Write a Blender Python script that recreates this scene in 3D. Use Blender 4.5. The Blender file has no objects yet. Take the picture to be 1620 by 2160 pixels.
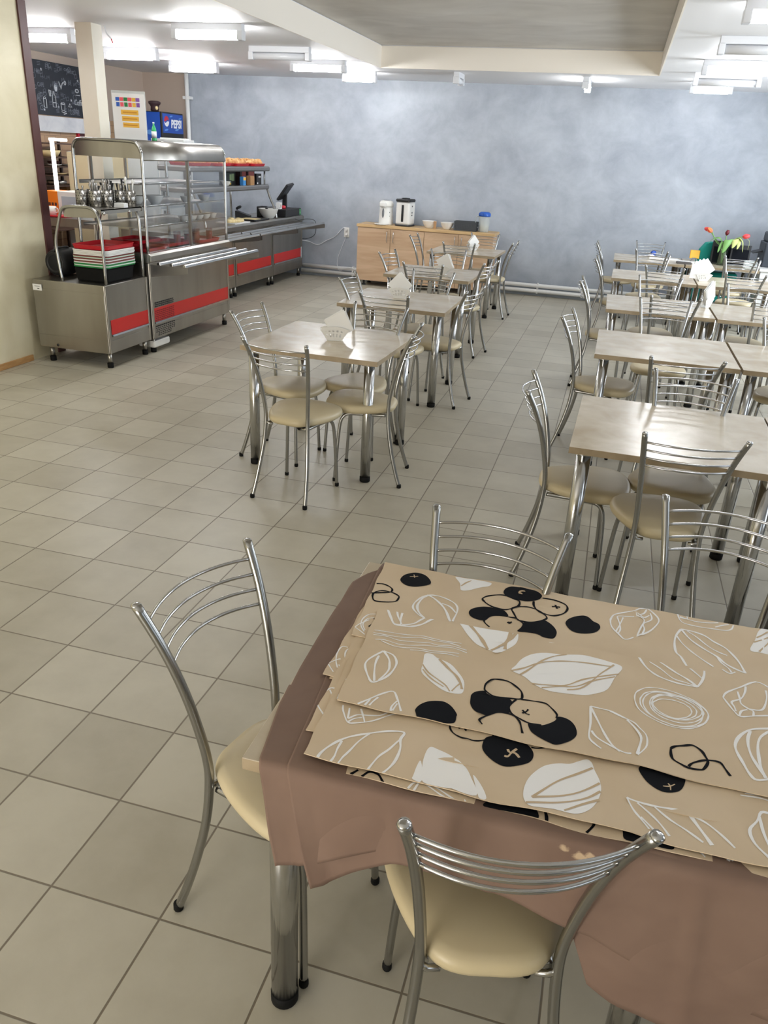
import bpy, bmesh, math, random
from mathutils import Vector, Matrix
random.seed(7)
SC = bpy.context.scene
COL = SC.collection
PI = math.pi
# ------------------------------------------------------------------ materials
def srgb(r, g, b):
    def c(v):
        v /= 255.0
        return v/12.92 if v <= 0.04045 else ((v+0.055)/1.055)**2.4
    return (c(r), c(g), c(b), 1.0)
MATS = {}
def mat(name, col, rough=0.5, metal=0.0, spec=0.5, trans=0.0, emit=None, estr=0.0, alpha=1.0, coat=0.0):
    m = bpy.data.materials.new(name); m.use_nodes = True
    b = m.node_tree.nodes['Principled BSDF']
    b.inputs['Base Color'].default_value = col
    b.inputs['Roughness'].default_value = rough
    b.inputs['Metallic'].default_value = metal
    b.inputs['Specular IOR Level'].default_value = spec
    b.inputs['Transmission Weight'].default_value = trans
    b.inputs['Alpha'].default_value = alpha
    b.inputs['Coat Weight'].default_value = coat
    if emit:
        b.inputs['Emission Color'].default_value = emit
        b.inputs['Emission Strength'].default_value = estr
    MATS[name] = m
    return m
def N(m, typ, **kw):
    n = m.node_tree.nodes.new(typ)
    for k, v in kw.items():
        setattr(n, k, v)
    return n
def L(m, a, b): m.node_tree.links.new(a, b)
def bsdf(m): return m.node_tree.nodes['Principled BSDF']
def mottle(m, c1, c2, scale=3.0, detail=6.0, lo=0.35, hi=0.65, stretch=(1, 1, 1), rough=None, bump=0.0, distort=0.6, nrough=0.5):
    """two-tone noise in object position"""
    g = N(m, 'ShaderNodeNewGeometry'); mp = N(m, 'ShaderNodeMapping'); mp.inputs['Scale'].default_value = stretch
    L(m, g.outputs['Position'], mp.inputs['Vector'])
    n = N(m, 'ShaderNodeTexNoise'); n.inputs['Scale'].default_value = scale; n.inputs['Detail'].default_value = detail
    n.inputs['Distortion'].default_value = distort; n.inputs['Roughness'].default_value = nrough
    L(m, mp.outputs['Vector'], n.inputs['Vector'])
    r = N(m, 'ShaderNodeValToRGB')
    r.color_ramp.elements[0].position = lo; r.color_ramp.elements[0].color = c1
    r.color_ramp.elements[1].position = hi; r.color_ramp.elements[1].color = c2
    L(m, n.outputs['Fac'], r.inputs['Fac']); L(m, r.outputs['Color'], bsdf(m).inputs['Base Color'])
    if rough:
        q = N(m, 'ShaderNodeMapRange'); q.inputs['To Min'].default_value = rough[0]; q.inputs['To Max'].default_value = rough[1]
        L(m, n.outputs['Fac'], q.inputs['Value']); L(m, q.outputs['Result'], bsdf(m).inputs['Roughness'])
    if bump:
        b = N(m, 'ShaderNodeBump'); b.inputs['Strength'].default_value = bump; b.inputs['Distance'].default_value = 0.01
        L(m, n.outputs['Fac'], b.inputs['Height']); L(m, b.outputs['Normal'], bsdf(m).inputs['Normal'])
    return m
TILE = 0.315
def make_floor_mat():
    m = mat('floor_tile', srgb(168, 163, 148), 0.42)
    g = N(m, 'ShaderNodeNewGeometry')
    dv = N(m, 'ShaderNodeVectorMath', operation='DIVIDE'); dv.inputs[1].default_value = (TILE, TILE, 1)
    L(m, g.outputs['Position'], dv.inputs[0])
    fl = N(m, 'ShaderNodeVectorMath', operation='FLOOR'); L(m, dv.outputs[0], fl.inputs[0])
    fr = N(m, 'ShaderNodeVectorMath', operation='FRACTION'); L(m, dv.outputs[0], fr.inputs[0])
    sx = N(m, 'ShaderNodeSeparateXYZ'); L(m, fr.outputs[0], sx.inputs[0])
    def edge(o):
        a = N(m, 'ShaderNodeMath', operation='SUBTRACT'); a.inputs[1].default_value = 0.5; L(m, o, a.inputs[0])
        b = N(m, 'ShaderNodeMath', operation='ABSOLUTE'); L(m, a.outputs[0], b.inputs[0])
        return b.outputs[0]
    mx = N(m, 'ShaderNodeMath', operation='MAXIMUM'); L(m, edge(sx.outputs['X']), mx.inputs[0]); L(m, edge(sx.outputs['Y']), mx.inputs[1])
    mr = N(m, 'ShaderNodeMapRange'); mr.inputs['From Min'].default_value = 0.4885; mr.inputs['From Max'].default_value = 0.4935
    L(m, mx.outputs[0], mr.inputs['Value'])
    sz = N(m, 'ShaderNodeSeparateXYZ'); L(m, fl.outputs[0], sz.inputs[0])
    cb = N(m, 'ShaderNodeCombineXYZ'); L(m, sz.outputs['X'], cb.inputs['X']); L(m, sz.outputs['Y'], cb.inputs['Y'])
    wn = N(m, 'ShaderNodeTexWhiteNoise'); wn.noise_dimensions = '2D'; L(m, cb.outputs[0], wn.inputs['Vector'])
    ns = N(m, 'ShaderNodeTexNoise'); ns.inputs['Scale'].default_value = 4.5; ns.inputs['Detail'].default_value = 6
    ns.inputs['Roughness'].default_value = 0.6
    L(m, g.outputs['Position'], ns.inputs['Vector'])
    ad = N(m, 'ShaderNodeMath', operation='MULTIPLY_ADD'); ad.inputs[1].default_value = 0.45; L(m, wn.outputs['Value'], ad.inputs[0]); L(m, ns.outputs['Fac'], ad.inputs[2])
    rp = N(m, 'ShaderNodeValToRGB')
    rp.color_ramp.elements[0].position = 0.35; rp.color_ramp.elements[0].color = srgb(168, 161, 143)
    rp.color_ramp.elements[1].position = 1.1; rp.color_ramp.elements[1].color = srgb(191, 185, 168)
    L(m, ad.outputs[0], rp.inputs['Fac'])
    mix = N(m, 'ShaderNodeMix', data_type='RGBA'); L(m, mr.outputs['Result'], mix.inputs['Factor'])
    L(m, rp.outputs['Color'], mix.inputs['A']); mix.inputs['B'].default_value = srgb(120, 110, 94)
    L(m, mix.outputs['Result'], bsdf(m).inputs['Base Color'])
    rr = N(m, 'ShaderNodeMapRange'); rr.inputs['To Min'].default_value = 0.30; rr.inputs['To Max'].default_value = 0.46
    L(m, ns.outputs['Fac'], rr.inputs['Value'])
    L(m, rr.outputs['Result'], bsdf(m).inputs['Roughness'])
    bp = N(m, 'ShaderNodeBump'); bp.inputs['Strength'].default_value = 0.5; bp.inputs['Distance'].default_value = 0.002; bp.invert = True
    L(m, mr.outputs['Result'], bp.inputs['Height']); L(m, bp.outputs['Normal'], bsdf(m).inputs['Normal'])
    return m
M_FLOOR = make_floor_mat()
M_WALLB = mottle(mat('grey_blue_plaster', srgb(150, 158, 170), 0.42), srgb(154, 161, 172), srgb(190, 197, 206), 2.3, 15, 0.28, 0.75, (1, 1, 1.15), (0.36, 0.5), 0.08, 0.3, 0.64)
M_WALLL = mottle(mat('cream_plaster', srgb(205, 197, 165), 0.55), srgb(210, 199, 164), srgb(234, 225, 196), 2.0, 8, 0.3, 0.7, (1, 1, 1), (0.45, 0.6), 0.1, 0.8)
M_BROWN = mat('brown_paint', srgb(184, 168, 154), 0.7)
M_BRICK = mat('beige_brick_tile', srgb(190, 160, 128), 0.5)
def brick_nodes(m, c1, c2, mo):
    g = N(m, 'ShaderNodeNewGeometry'); sp = N(m, 'ShaderNodeSeparateXYZ'); L(m, g.outputs['Position'], sp.inputs[0])
    cb = N(m, 'ShaderNodeCombineXYZ'); L(m, sp.outputs['Y'], cb.inputs['X']); L(m, sp.outputs['Z'], cb.inputs['Y'])
    b = N(m, 'ShaderNodeTexBrick'); b.inputs['Color1'].default_value = c1; b.inputs['Color2'].default_value = c2; b.inputs['Mortar'].default_value = mo
    b.inputs['Scale'].default_value = 1.0; b.inputs['Brick Width'].default_value = 0.22; b.inputs['Row Height'].default_value = 0.085; b.inputs['Mortar Size'].default_value = 0.004
    L(m, cb.outputs[0], b.inputs['Vector']); L(m, b.outputs['Color'], bsdf(m).inputs['Base Color'])
brick_nodes(M_BRICK, srgb(194, 163, 130), srgb(182, 150, 118), srgb(150, 122, 98))
M_CEIL = mat('ceiling_white', srgb(240, 240, 242), 0.6, spec=0.3)
M_FASCIA = mat('fascia_cream', srgb(250, 243, 232), 0.6)
M_TRIMW = mat('trim_white', srgb(244, 244, 242), 0.4)
M_MARBLE = mottle(mat('white_marble_panel', srgb(228, 228, 228), 0.3), srgb(205, 206, 210), srgb(232, 232, 232), 3, 8, 0.35, 0.6)
M_FABRIC = mottle(mat('grey_membrane', srgb(150, 148, 144), 0.8), srgb(196, 192, 186), srgb(214, 211, 205), 1.6, 5, 0.3, 0.7, (1, 1.6, 1))
M_REDWOOD = mat('dark_red_frame', srgb(82, 48, 46), 0.5)
M_ORWOOD = mottle(mat('orange_wood', srgb(190, 145, 90), 0.5), srgb(170, 124, 72), srgb(198, 156, 104), 6, 5, 0.3, 0.7, (6, 1, 6))
M_CHROME = mat('chrome', (0.52, 0.52, 0.515, 1), 0.18, 1.0)
M_TUBE = mat('silver_tube', (0.37, 0.37, 0.36, 1), 0.25, 1.0)
M_STEEL = mottle(mat('brushed_steel', (0.56, 0.55, 0.53, 1), 0.3, 1.0), (0.335, 0.318, 0.285, 1), (0.41, 0.393, 0.36, 1), 5, 4, 0.3, 0.7, (1, 1, 0.2), (0.26, 0.36), 0, 0.2)
M_STEELD = mat('dark_steel', (0.33, 0.32, 0.31, 1), 0.35, 1.0)
M_BLACK = mat('black_plastic', srgb(28, 28, 30), 0.45)
M_BLACKS = mat('black_soft', srgb(20, 21, 24), 0.7)
M_RUBBER = mat('black_rubber', srgb(15, 15, 15), 0.7, spec=0.2)
M_SEAT = mottle(mat('cream_vinyl', srgb(224, 210, 176), 0.42), srgb(196, 181, 146), srgb(206, 192, 160), 3, 4, 0.3, 0.7)
M_TTOP = mottle(mat('stone_laminate', srgb(196, 182, 160), 0.2), srgb(186, 170, 145), srgb(214, 203, 183), 6.0, 10, 0.3, 0.72, (1, 1, 1), (0.16, 0.26), 0, 0.3)
M_TEDGE = mottle(mat('laminate_edge', srgb(172, 150, 118), 0.4), srgb(150, 132, 104), srgb(173, 155, 128), 9, 5, 0.3, 0.7)
M_OAK = mat('light_oak', srgb(196, 160, 122), 0.5)
def oak_nodes(m):
    g = N(m, 'ShaderNodeNewGeometry'); mp = N(m, 'ShaderNodeMapping'); mp.inputs['Scale'].default_value = (0.7, 1, 6)
    L(m, g.outputs['Position'], mp.inputs['Vector'])
    n = N(m, 'ShaderNodeTexNoise'); n.inputs['Scale'].default_value = 2.2; n.inputs['Detail'].default_value = 8; n.inputs['Distortion'].default_value = 1.0
    L(m, mp.outputs['Vector'], n.inputs['Vector'])
    r = N(m, 'ShaderNodeValToRGB'); r.color_ramp.elements[0].position = 0.3; r.color_ramp.elements[0].color = srgb(182, 150, 118)
    r.color_ramp.elements[1].position = 0.7; r.color_ramp.elements[1].color = srgb(206, 176, 144)
    L(m, n.outputs['Fac'], r.inputs['Fac']); L(m, r.outputs['Color'], bsdf(m).inputs['Base Color'])
oak_nodes(M_OAK)
M_OAKT = mat('oak_top', srgb(204, 170, 122), 0.45)
M_RED = mat('red_panel', srgb(196, 32, 30), 0.35)
M_REDP = mat('red_plastic', srgb(190, 26, 40), 0.35)
M_WHITEP = mat('white_plastic', srgb(235, 234, 230), 0.35)
M_WHITEC = mat('white_ceramic', srgb(240, 238, 232), 0.2)
M_GREENP = mat('green_plastic', srgb(24, 130, 64), 0.4)
M_BROWNP = mat('brown_plastic', srgb(120, 62, 56), 0.4)
M_MINT = mat('mint_plastic', srgb(205, 226, 208), 0.4)
M_PAPER = mat('paper_white', srgb(240, 240, 238), 0.8)
M_NAPKIN = mat('napkin_paper', srgb(244, 243, 240), 0.9)
M_GLASS = mat('case_glass', (0.95, 0.97, 0.97, 1), 0.02, trans=1.0)
def thin_glass(m, tint=(0.985, 0.99, 0.99, 1), fac=0.07):
    nt = m.node_tree; out = [n for n in nt.nodes if n.type == 'OUTPUT_MATERIAL'][0]
    t = N(m, 'ShaderNodeBsdfTransparent'); t.inputs['Color'].default_value = tint
    gl = N(m, 'ShaderNodeBsdfGlossy'); gl.inputs['Roughness'].default_value = 0.03
    fr = N(m, 'ShaderNodeLayerWeight'); fr.inputs['Blend'].default_value = 0.25
    mr = N(m, 'ShaderNodeMapRange'); mr.inputs['To Min'].default_value = fac*0.2; mr.inputs['To Max'].default_value = 0.3
    L(m, fr.outputs['Fresnel'], mr.inputs['Value'])
    mx = N(m, 'ShaderNodeMixShader'); L(m, mr.outputs['Result'], mx.inputs['Fac']); L(m, t.outputs[0], mx.inputs[1]); L(m, gl.outputs[0], mx.inputs[2])
    L(m, mx.outputs[0], out.inputs['Surface'])
thin_glass(M_GLASS)
M_VASE = mat('vase_glass', (0.9, 0.95, 0.93, 1), 0.02); thin_glass(M_VASE, (0.82, 0.88, 0.84, 1), 0.12)
M_CLEARP = mat('clear_plastic', srgb(226, 232, 230), 0.25, alpha=0.45)
M_BLUE = mat('blue_print', srgb(30, 76, 168), 0.4)
M_BLUEL = mat('light_blue_print', srgb(96, 150, 214), 0.4)
M_BLUEC = mat('blue_cap', srgb(40, 96, 190), 0.4)
M_PEPRED = mat('emblem_red', srgb(196, 40, 56), 0.4)
M_SIGNLIT = mat('sign_white', srgb(236, 238, 242), 0.4)
M_TEAL = mat('teal_cloth', srgb(0, 140, 128), 0.7)
M_ORANGE = mat('orange_plastic', srgb(238, 130, 30), 0.4)
M_YEL = mat('yellow_card', srgb(238, 186, 70), 0.6)
M_COMPOTE = mat('compote', srgb(150, 62, 50), 0.15)
M_BUN = mottle(mat('baked_bun', srgb(206, 148, 84), 0.5), srgb(184, 118, 56), srgb(232, 190, 130), 18, 4, 0.3, 0.7)
M_BREAD = mat('cream_pastry', srgb(232, 212, 160), 0.6)
M_BOARD = mat('chalkboard', srgb(44, 48, 56), 0.7)
M_CHALK = mat('chalk', srgb(200, 204, 208), 0.9)
M_CHALKD = mat('chalk_dim', srgb(122, 128, 138), 0.9)
M_LAMP = mat('lamp_on', (1, 1, 1, 1), 0.5, emit=(0.98, 0.99, 1.0, 1), estr=46.0)
M_LAMPR = mat('lamp_on_dimmer', (1, 1, 1, 1), 0.5, emit=(0.98, 0.99, 1.0, 1), estr=24.0)
M_COLUMN = mottle(mat('column_paint', srgb(244, 237, 220), 0.6), srgb(238, 230, 210), srgb(248, 242, 228), 2, 5, 0.3, 0.7)
M_LAMPOFF = mat('lamp_off', srgb(222, 224, 228), 0.3)
M_LEDLAMP = mat('led_strip', (1, 1, 1, 1), 0.5, emit=(1, 0.99, 0.96, 1), estr=2.2)
M_BCLOTH = mottle(mat('brown_cloth', srgb(140, 104, 88), 0.8), srgb(120, 96, 83), srgb(132, 108, 94), 6, 3, 0.3, 0.7)
M_STAIN = mat('stain', srgb(206, 180, 150), 0.8)
M_CLOTH = mottle(mat('beige_print_cloth', srgb(203, 176, 140), 0.85), srgb(213, 191, 160), srgb(221, 200, 171), 5, 4, 0.3, 0.7)
M_INK = mat('print_black', srgb(16, 18, 24), 0.85, spec=0.15)
M_INKW = mat('print_white', srgb(252, 251, 250), 0.85)
M_INKB = mat('print_beige', srgb(206, 182, 149), 0.85)
M_LEAF = mat('tulip_leaf', srgb(120, 168, 92), 0.5)
M_LEAFY = mat('wilted_leaf', srgb(196, 206, 128), 0.6)
M_TULR = mat('tulip_red', srgb(226, 74, 70), 0.5)
M_TULO = mat('tulip_orange', srgb(236, 150, 84), 0.5)
M_TULD = mat('tulip_dark', srgb(110, 24, 36), 0.5)
M_TULP = mat('tulip_pink', srgb(236, 92, 104), 0.5)
M_KRAFT = mat('kraft_card', srgb(168, 128, 86), 0.7)
M_CARDD = mat('dark_tea_box', srgb(56, 36, 40), 0.6)
M_CARDB = mat('blue_pack', srgb(66, 142, 210), 0.5)
M_RACK = mat('brown_rack', srgb(84, 62, 52), 0.5)
M_KITCH = mat('kitchen_beige', srgb(212, 196, 160), 0.5)
M_PVC = mat('pvc_window', srgb(236, 236, 236), 0.4)
M_BOTG = mat('green_bottle', srgb(60, 180, 110), 0.2)
M_SALAD = mat('salad', srgb(150, 96, 60), 0.6)
M_LIQ = mat('pale_water', srgb(214, 214, 184), 0.2)
M_BCLOTH2 = mottle(mat('brown_cloth_stained', srgb(140, 104, 88), 0.8), srgb(120, 96, 83), srgb(132, 108, 94), 6, 3, 0.3, 0.7)
def stain_nodes(m, spots):
    b = bsdf(m); src = b.inputs['Base Color'].links[0].from_socket
    g = N(m, 'ShaderNodeNewGeometry'); ns = N(m, 'ShaderNodeTexNoise'); ns.inputs['Scale'].default_value = 90
    L(m, g.outputs['Position'], ns.inputs['Vector'])
    for (x, z, r) in spots:
        mu = N(m, 'ShaderNodeVectorMath', operation='MULTIPLY'); mu.inputs[1].default_value = (1, 0, 1.4); L(m, g.outputs['Position'], mu.inputs[0])
        d = N(m, 'ShaderNodeVectorMath', operation='DISTANCE'); d.inputs[1].default_value = (x, 0, z*1.4); L(m, mu.outputs[0], d.inputs[0])
        a = N(m, 'ShaderNodeMath', operation='MULTIPLY_ADD'); a.inputs[1].default_value = 0.02; L(m, ns.outputs['Fac'], a.inputs[0]); L(m, d.outputs['Value'], a.inputs[2])
        q = N(m, 'ShaderNodeMapRange'); q.inputs['From Min'].default_value = r+0.008; q.inputs['From Max'].default_value = r+0.014; q.inputs['To Min'].default_value = 0.8; q.inputs['To Max'].default_value = 0.0
        L(m, a.outputs[0], q.inputs['Value'])
        mx = N(m, 'ShaderNodeMix', data_type='RGBA'); L(m, q.outputs['Result'], mx.inputs['Factor']); L(m, src, mx.inputs['A']); mx.inputs['B'].default_value = srgb(208, 182, 150)
        src = mx.outputs['Result']
    L(m, src, b.inputs['Base Color'])
stain_nodes(M_BCLOTH2, [(3.146, 0.712, 0.011), (3.158, 0.717, 0.008), (3.116, 0.722, 0.006)])
# ------------------------------------------------------------------ mesh helpers
class MB:
    """collects shapes, then becomes ONE mesh object"""
    def __init__(s): s.v = []; s.f = []; s.mi = []; s.sm = []
    def add(s, vs, fs, mi=0, smooth=False, M=None):
        o = len(s.v)
        for p in vs:
            p = Vector(p)
            s.v.append(tuple(M @ p if M else p))
        for f in fs:
            s.f.append([i+o for i in f]); s.mi.append(mi); s.sm.append(smooth)
        return s
    def box(s, x0, x1, y0, y1, z0, z1, mi=0, M=None):
        vs = [(x, y, z) for z in (z0, z1) for y in (y0, y1) for x in (x0, x1)]
        return s.add(vs, [(0, 2, 3, 1), (4, 5, 7, 6), (0, 1, 5, 4), (2, 6, 7, 3), (0, 4, 6, 2), (1, 3, 7, 5)], mi, False, M)
    def rbox(s, x0, x1, y0, y1, z0, z1, r=0.01, n=3, mi=0, M=None, taper=0.0):
        """box with rounded vertical corners and softened top and bottom"""
        ring = []
        e = min(r*0.5, (z1-z0)*0.3)
        def out(ins, rr, z, sx=0):
            pts = []
            for cx, cy, a0 in ((x1-r, y1-r, 0), (x0+r, y1-r, PI/2), (x0+r, y0+r, PI), (x1-r, y0+r, 1.5*PI)):
                for k in range(n+1):
                    a = a0+PI/2*k/n
                    px = cx+math.cos(a)*rr; py = cy+math.sin(a)*rr
                    mx, my = (x0+x1)/2, (y0+y1)/2
                    pts.append((mx+(px-mx)*(1-sx), my+(py-my)*(1-sx), z))
            return pts
        rings = [out(0, r-e*0.7, z0, taper), out(0, r, z0+e, taper), out(0, r, z1-e), out(0, r-e*0.7, z1)]
        m = len(rings[0]); vs = [p for q in rings for p in q]; fs = []
        for k in range(3):
            for i in range(m):
                j = (i+1) % m
                fs.append((k*m+i, k*m+j, (k+1)*m+j, (k+1)*m+i))
        fs.append(tuple(reversed(range(m)))); fs.append(tuple(range(3*m, 4*m)))
        return s.add(vs, fs, mi, False, M)
    def tube(s, pts, r, n=10, mi=0, M=None, caps=True, rr=None):
        pts = [Vector(p) for p in pts]; T = []
        for i in range(len(pts)):
            a = pts[max(0, i-1)]; b = pts[min(len(pts)-1, i+1)]
            T.append((b-a).normalized())
        u = T[0].orthogonal().normalized(); vs = []
        for i, p in enumerate(pts):
            u = (u - T[i]*u.dot(T[i]))
            u = u.normalized() if u.length > 1e-6 else T[i].orthogonal().normalized()
            w = T[i].cross(u); R = rr[i] if rr else r
            for k in range(n):
                a = 2*PI*k/n
                vs.append(p + (u*math.cos(a)+w*math.sin(a))*R)
        fs = []
        for i in range(len(pts)-1):
            for k in range(n):
                j = (k+1) % n
                fs.append((i*n+k, i*n+j, (i+1)*n+j, (i+1)*n+k))
        s.add(vs, fs, mi, True, M)
        if caps:
            o = len(s.v)-len(vs)
            s.f.append([o+k for k in reversed(range(n))]); s.mi.append(mi); s.sm.append(False)
            e = o+(len(pts)-1)*n
            s.f.append([e+k for k in range(n)]); s.mi.append(mi); s.sm.append(False)
        return s
    def lathe(s, prof, n=24, mi=0, c=(0, 0, 0), M=None, sx=1.0, sy=1.0):
        vs = []; fs = []
        for r, z in prof:
            for k in range(n):
                a = 2*PI*k/n
                vs.append((c[0]+r*math.cos(a)*sx, c[1]+r*math.sin(a)*sy, c[2]+z))
        for i in range(len(prof)-1):
            for k in range(n):
                j = (k+1) % n
                fs.append((i*n+k, i*n+j, (i+1)*n+j, (i+1)*n+k))
        if prof[0][0] > 1e-5: fs.append(tuple(reversed(range(n))))
        if prof[-1][0] > 1e-5: fs.append(tuple(range((len(prof)-1)*n, len(prof)*n)))
        return s.add(vs, fs, mi, True, M)
    def prism(s, poly, d0, d1, axis='y', mi=0, M=None):
        """polygon in the two other axes, pushed along axis"""
        def P(a, b, d):
            return (d, a, b) if axis == 'x' else ((a, d, b) if axis == 'y' else (a, b, d))
        n = len(poly)
        vs = [P(a, b, d0) for a, b in poly]+[P(a, b, d1) for a, b in poly]
        fs = [tuple(range(n)), tuple(reversed(range(n, 2*n)))]
        for i in range(n):
            j = (i+1) % n; fs.append((i, n+i, n+j, j))
        return s.add(vs, fs, mi, False, M)
    def sphere(s, c, rx, ry, rz, n=12, m=8, mi=0, M=None):
        pr = [(math.sin(PI*i/m), -math.cos(PI*i/m)) for i in range(m+1)]
        vs = []; fs = []
        for r, z in pr:
            for k in range(n):
                a = 2*PI*k/n
                vs.append((c[0]+r*math.cos(a)*rx, c[1]+r*math.sin(a)*ry, c[2]+z*rz))
        for i in range(m):
            for k in range(n):
                j = (k+1) % n
                fs.append((i*n+k, i*n+j, (i+1)*n+j, (i+1)*n+k))
        return s.add(vs, fs, mi, True, M)
    def build(s, name, mats, parent=None, loc=None, bevel=0.0, fixn=True):
        me = bpy.data.meshes.new(name); me.from_pydata(s.v, [], s.f)
        if not isinstance(mats, (list, tuple)): mats = [mats]
        for m in mats: me.materials.append(m)
        me.polygons.foreach_set('material_index', s.mi); me.polygons.foreach_set('use_smooth', s.sm)
        me.update()
        if fixn:
            bm = bmesh.new(); bm.from_mesh(me)
            bmesh.ops.remove_doubles(bm, verts=bm.verts, dist=1e-6)
            bmesh.ops.recalc_face_normals(bm, faces=bm.faces); bm.to_mesh(me); bm.free()
        o = bpy.data.objects.new(name, me); COL.objects.link(o)
        if parent: o.parent = parent
        if loc: o.location = loc
        if bevel:
            b = o.modifiers.new('bevel', 'BEVEL'); b.width = bevel; b.segments = 2; b.limit_method = 'ANGLE'; b.angle_limit = math.radians(40)
        return o
def tag(o, label=None, cat=None, group=None, kind=None):
    if label: o['label'] = label
    if cat: o['category'] = cat
    if group: o['group'] = group
    if kind: o['kind'] = kind
    return o
def thing(name, label, cat, loc=(0, 0, 0), rz=0.0, group=None):
    o = bpy.data.objects.new(name, None); COL.objects.link(o); o.empty_display_size = 0.05
    o.location = loc; o.rotation_euler = (0, 0, rz)
    return tag(o, label, cat, group)
def struct(name, mb, m, **kw):
    return tag(mb.build(name, m, **kw), kind='structure')
def dup(root, loc, rz, label, group=None):
    r = root.copy(); COL.objects.link(r); r.location = loc; r.rotation_euler = (0, 0, rz); r['label'] = label
    if group: r['group'] = group
    def rec(src, dst):
        for ch in list(src.children):
            c = ch.copy(); COL.objects.link(c); c.parent = dst
            rec(ch, c)
    rec(root, r)
    return r
def catmull(pts, sub=4, closed=False):
    P = [Vector(p) for p in pts]; n = len(P); out = []
    rng = range(n) if closed else range(n-1)
    for i in rng:
        if closed: a, b, c, d = P[(i-1) % n], P[i], P[(i+1) % n], P[(i+2) % n]
        else: a, b, c, d = P[max(i-1, 0)], P[i], P[i+1], P[min(i+2, n-1)]
        for k in range(sub):
            t = k/sub
            out.append(0.5*((2*b)+(c-a)*t+(2*a-5*b+4*c-d)*t*t+(3*b-a-3*c+d)*t**3))
    if not closed: out.append(P[-1])
    return out
def text_mesh(name, s, size, m, parent, M, extrude=0.001, shear=0.0, align='CENTER', sx=1.0, bold=0.0):
    cu = bpy.data.curves.new(name, 'FONT'); cu.body = s; cu.size = size; cu.extrude = extrude; cu.shear = shear
    cu.align_x = align; cu.align_y = 'CENTER'; cu.resolution_u = 3; cu.offset = bold
    t = bpy.data.objects.new(name, cu)
    me = bpy.data.meshes.new_from_object(t); bpy.data.objects.remove(t)
    for v in me.vertices: v.co = M @ Vector((v.co.x*sx, v.co.y, v.co.z))
    me.materials.clear(); me.materials.append(m)
    o = bpy.data.objects.new(name, me); COL.objects.link(o); o.parent = parent
    return o
def axes(o, x, y, z):
    """matrix with columns x, y, z and origin o"""
    x, y, z = Vector(x), Vector(y), Vector(z)
    return Matrix(((x.x, y.x, z.x, o[0]), (x.y, y.y, z.y, o[1]), (x.z, y.z, z.z, o[2]), (0, 0, 0, 1)))
def rotz(a): return Matrix.Rotation(a, 4, 'Z')
# ------------------------------------------------------------------ camera
cam = bpy.data.cameras.new('camera'); co = bpy.data.objects.new('camera', cam); COL.objects.link(co)
yaw, pitch, roll = 0.252982488, 0.425678513, 0.0548491238
cy_, sy_, cp_, sp_, cr_, sr_ = math.cos(yaw), math.sin(yaw), math.cos(pitch), math.sin(pitch), math.cos(roll), math.sin(roll)
fw = Vector((-sy_*cp_, cy_*cp_, -sp_)); r0 = Vector((cy_, sy_, 0)); u0 = r0.cross(fw)
rt = cr_*r0 + sr_*u0; up = -sr_*r0 + cr_*u0
co.matrix_world = axes((3.0384, -3.0880, 1.7767), rt, up, -fw)
cam.sensor_fit = 'VERTICAL'; cam.sensor_height = 24.0; cam.lens = 1661.195/2160*24.0
cam.clip_start = 0.05; cam.clip_end = 100
SC.camera = co
# ------------------------------------------------------------------ room shell
YB = 8.95; ZC = 2.722; XR = 6.0; YN = -6.0; XK = -4.2
struct('floor', MB().box(XK-0.2, XR+0.2, YN-0.2, YB+0.2, -0.1, 0), M_FLOOR)
RX0, RX1, RY0, RY1, RZ = 0.0, 3.235, -2.0, 7.31, 2.952
c = MB()
for x0, x1, y0, y1 in ((XK-0.2, RX0, YN-0.2, YB+0.2), (RX1, XR+0.2, YN-0.2, YB+0.2), (RX0, RX1, RY1, YB+0.2), (RX0, RX1, YN-0.2, RY0)):
    c.box(x0, x1, y0, y1, ZC, ZC+0.4)
struct('ceiling', c, M_CEIL)
# recess lining: cream boards round the opening, grey membrane over it
c = MB()
c.box(RX0, RX0+0.012, RY0, RY1, ZC-0.002, RZ); c.box(RX1-0.012, RX1, RY0, RY1, ZC-0.002, RZ)
c.box(RX0+0.012, RX1-0.012, RY1-0.012, RY1, ZC-0.002, RZ); c.box(RX0+0.012, RX1-0.012, RY0, RY0+0.012, ZC-0.002, RZ)
struct('trim_1', c, M_FASCIA)
vs = []; fs = []; nx, ny = 50, 90
for j in range(ny+1):
    for i in range(nx+1):
        x = RX0+(RX1-RX0)*i/nx; y = RY0+(RY1-RY0)*j/ny
        ed = min(1, 6*min(i/nx, 1-i/nx), 8*min(j/ny, 1-j/ny))
        z = RZ+0.010 + ed*(0.010*math.sin(y*3.2+1.3*math.sin(x*1.7))+0.007*math.sin(y*7+x*2.3+math.sin(x*4))+0.006*math.sin(x*4+y*1.5))
        near = math.exp(-((RY1-y)/0.5)**2)
        z += near*ed*0.022*math.sin(x*9+4.5*math.sin(y*5)+2*math.sin(x*3))
        vs.append((x, y, z))
for j in range(ny):
    for i in range(nx):
        a = j*(nx+1)+i; fs.append((a, a+1, a+nx+2, a+nx+1))
struct('ceiling_recess', MB().add(vs, fs, 0, True), M_FABRIC)
struct('wall_back', MB().box(-3.46, XR, YB, YB+0.2, 0, ZC), M_WALLB)
struct('wall_back_kitchen', MB().box(XK, -3.46, YB-0.02, YB+0.2, 0, ZC), M_BROWN)
struct('wall_left', MB().box(-1.90, -1.655, YN, 2.97, 0, ZC), M_WALLL)
struct('wall_kitchen_near', MB().box(XK, -1.90, 2.75, 2.90, 0, ZC), M_BROWN)
struct('wall_kitchen', MB().box(XK-0.2, XK, 2.75, YB+0.2, 2.02, ZC), M_BROWN)
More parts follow.
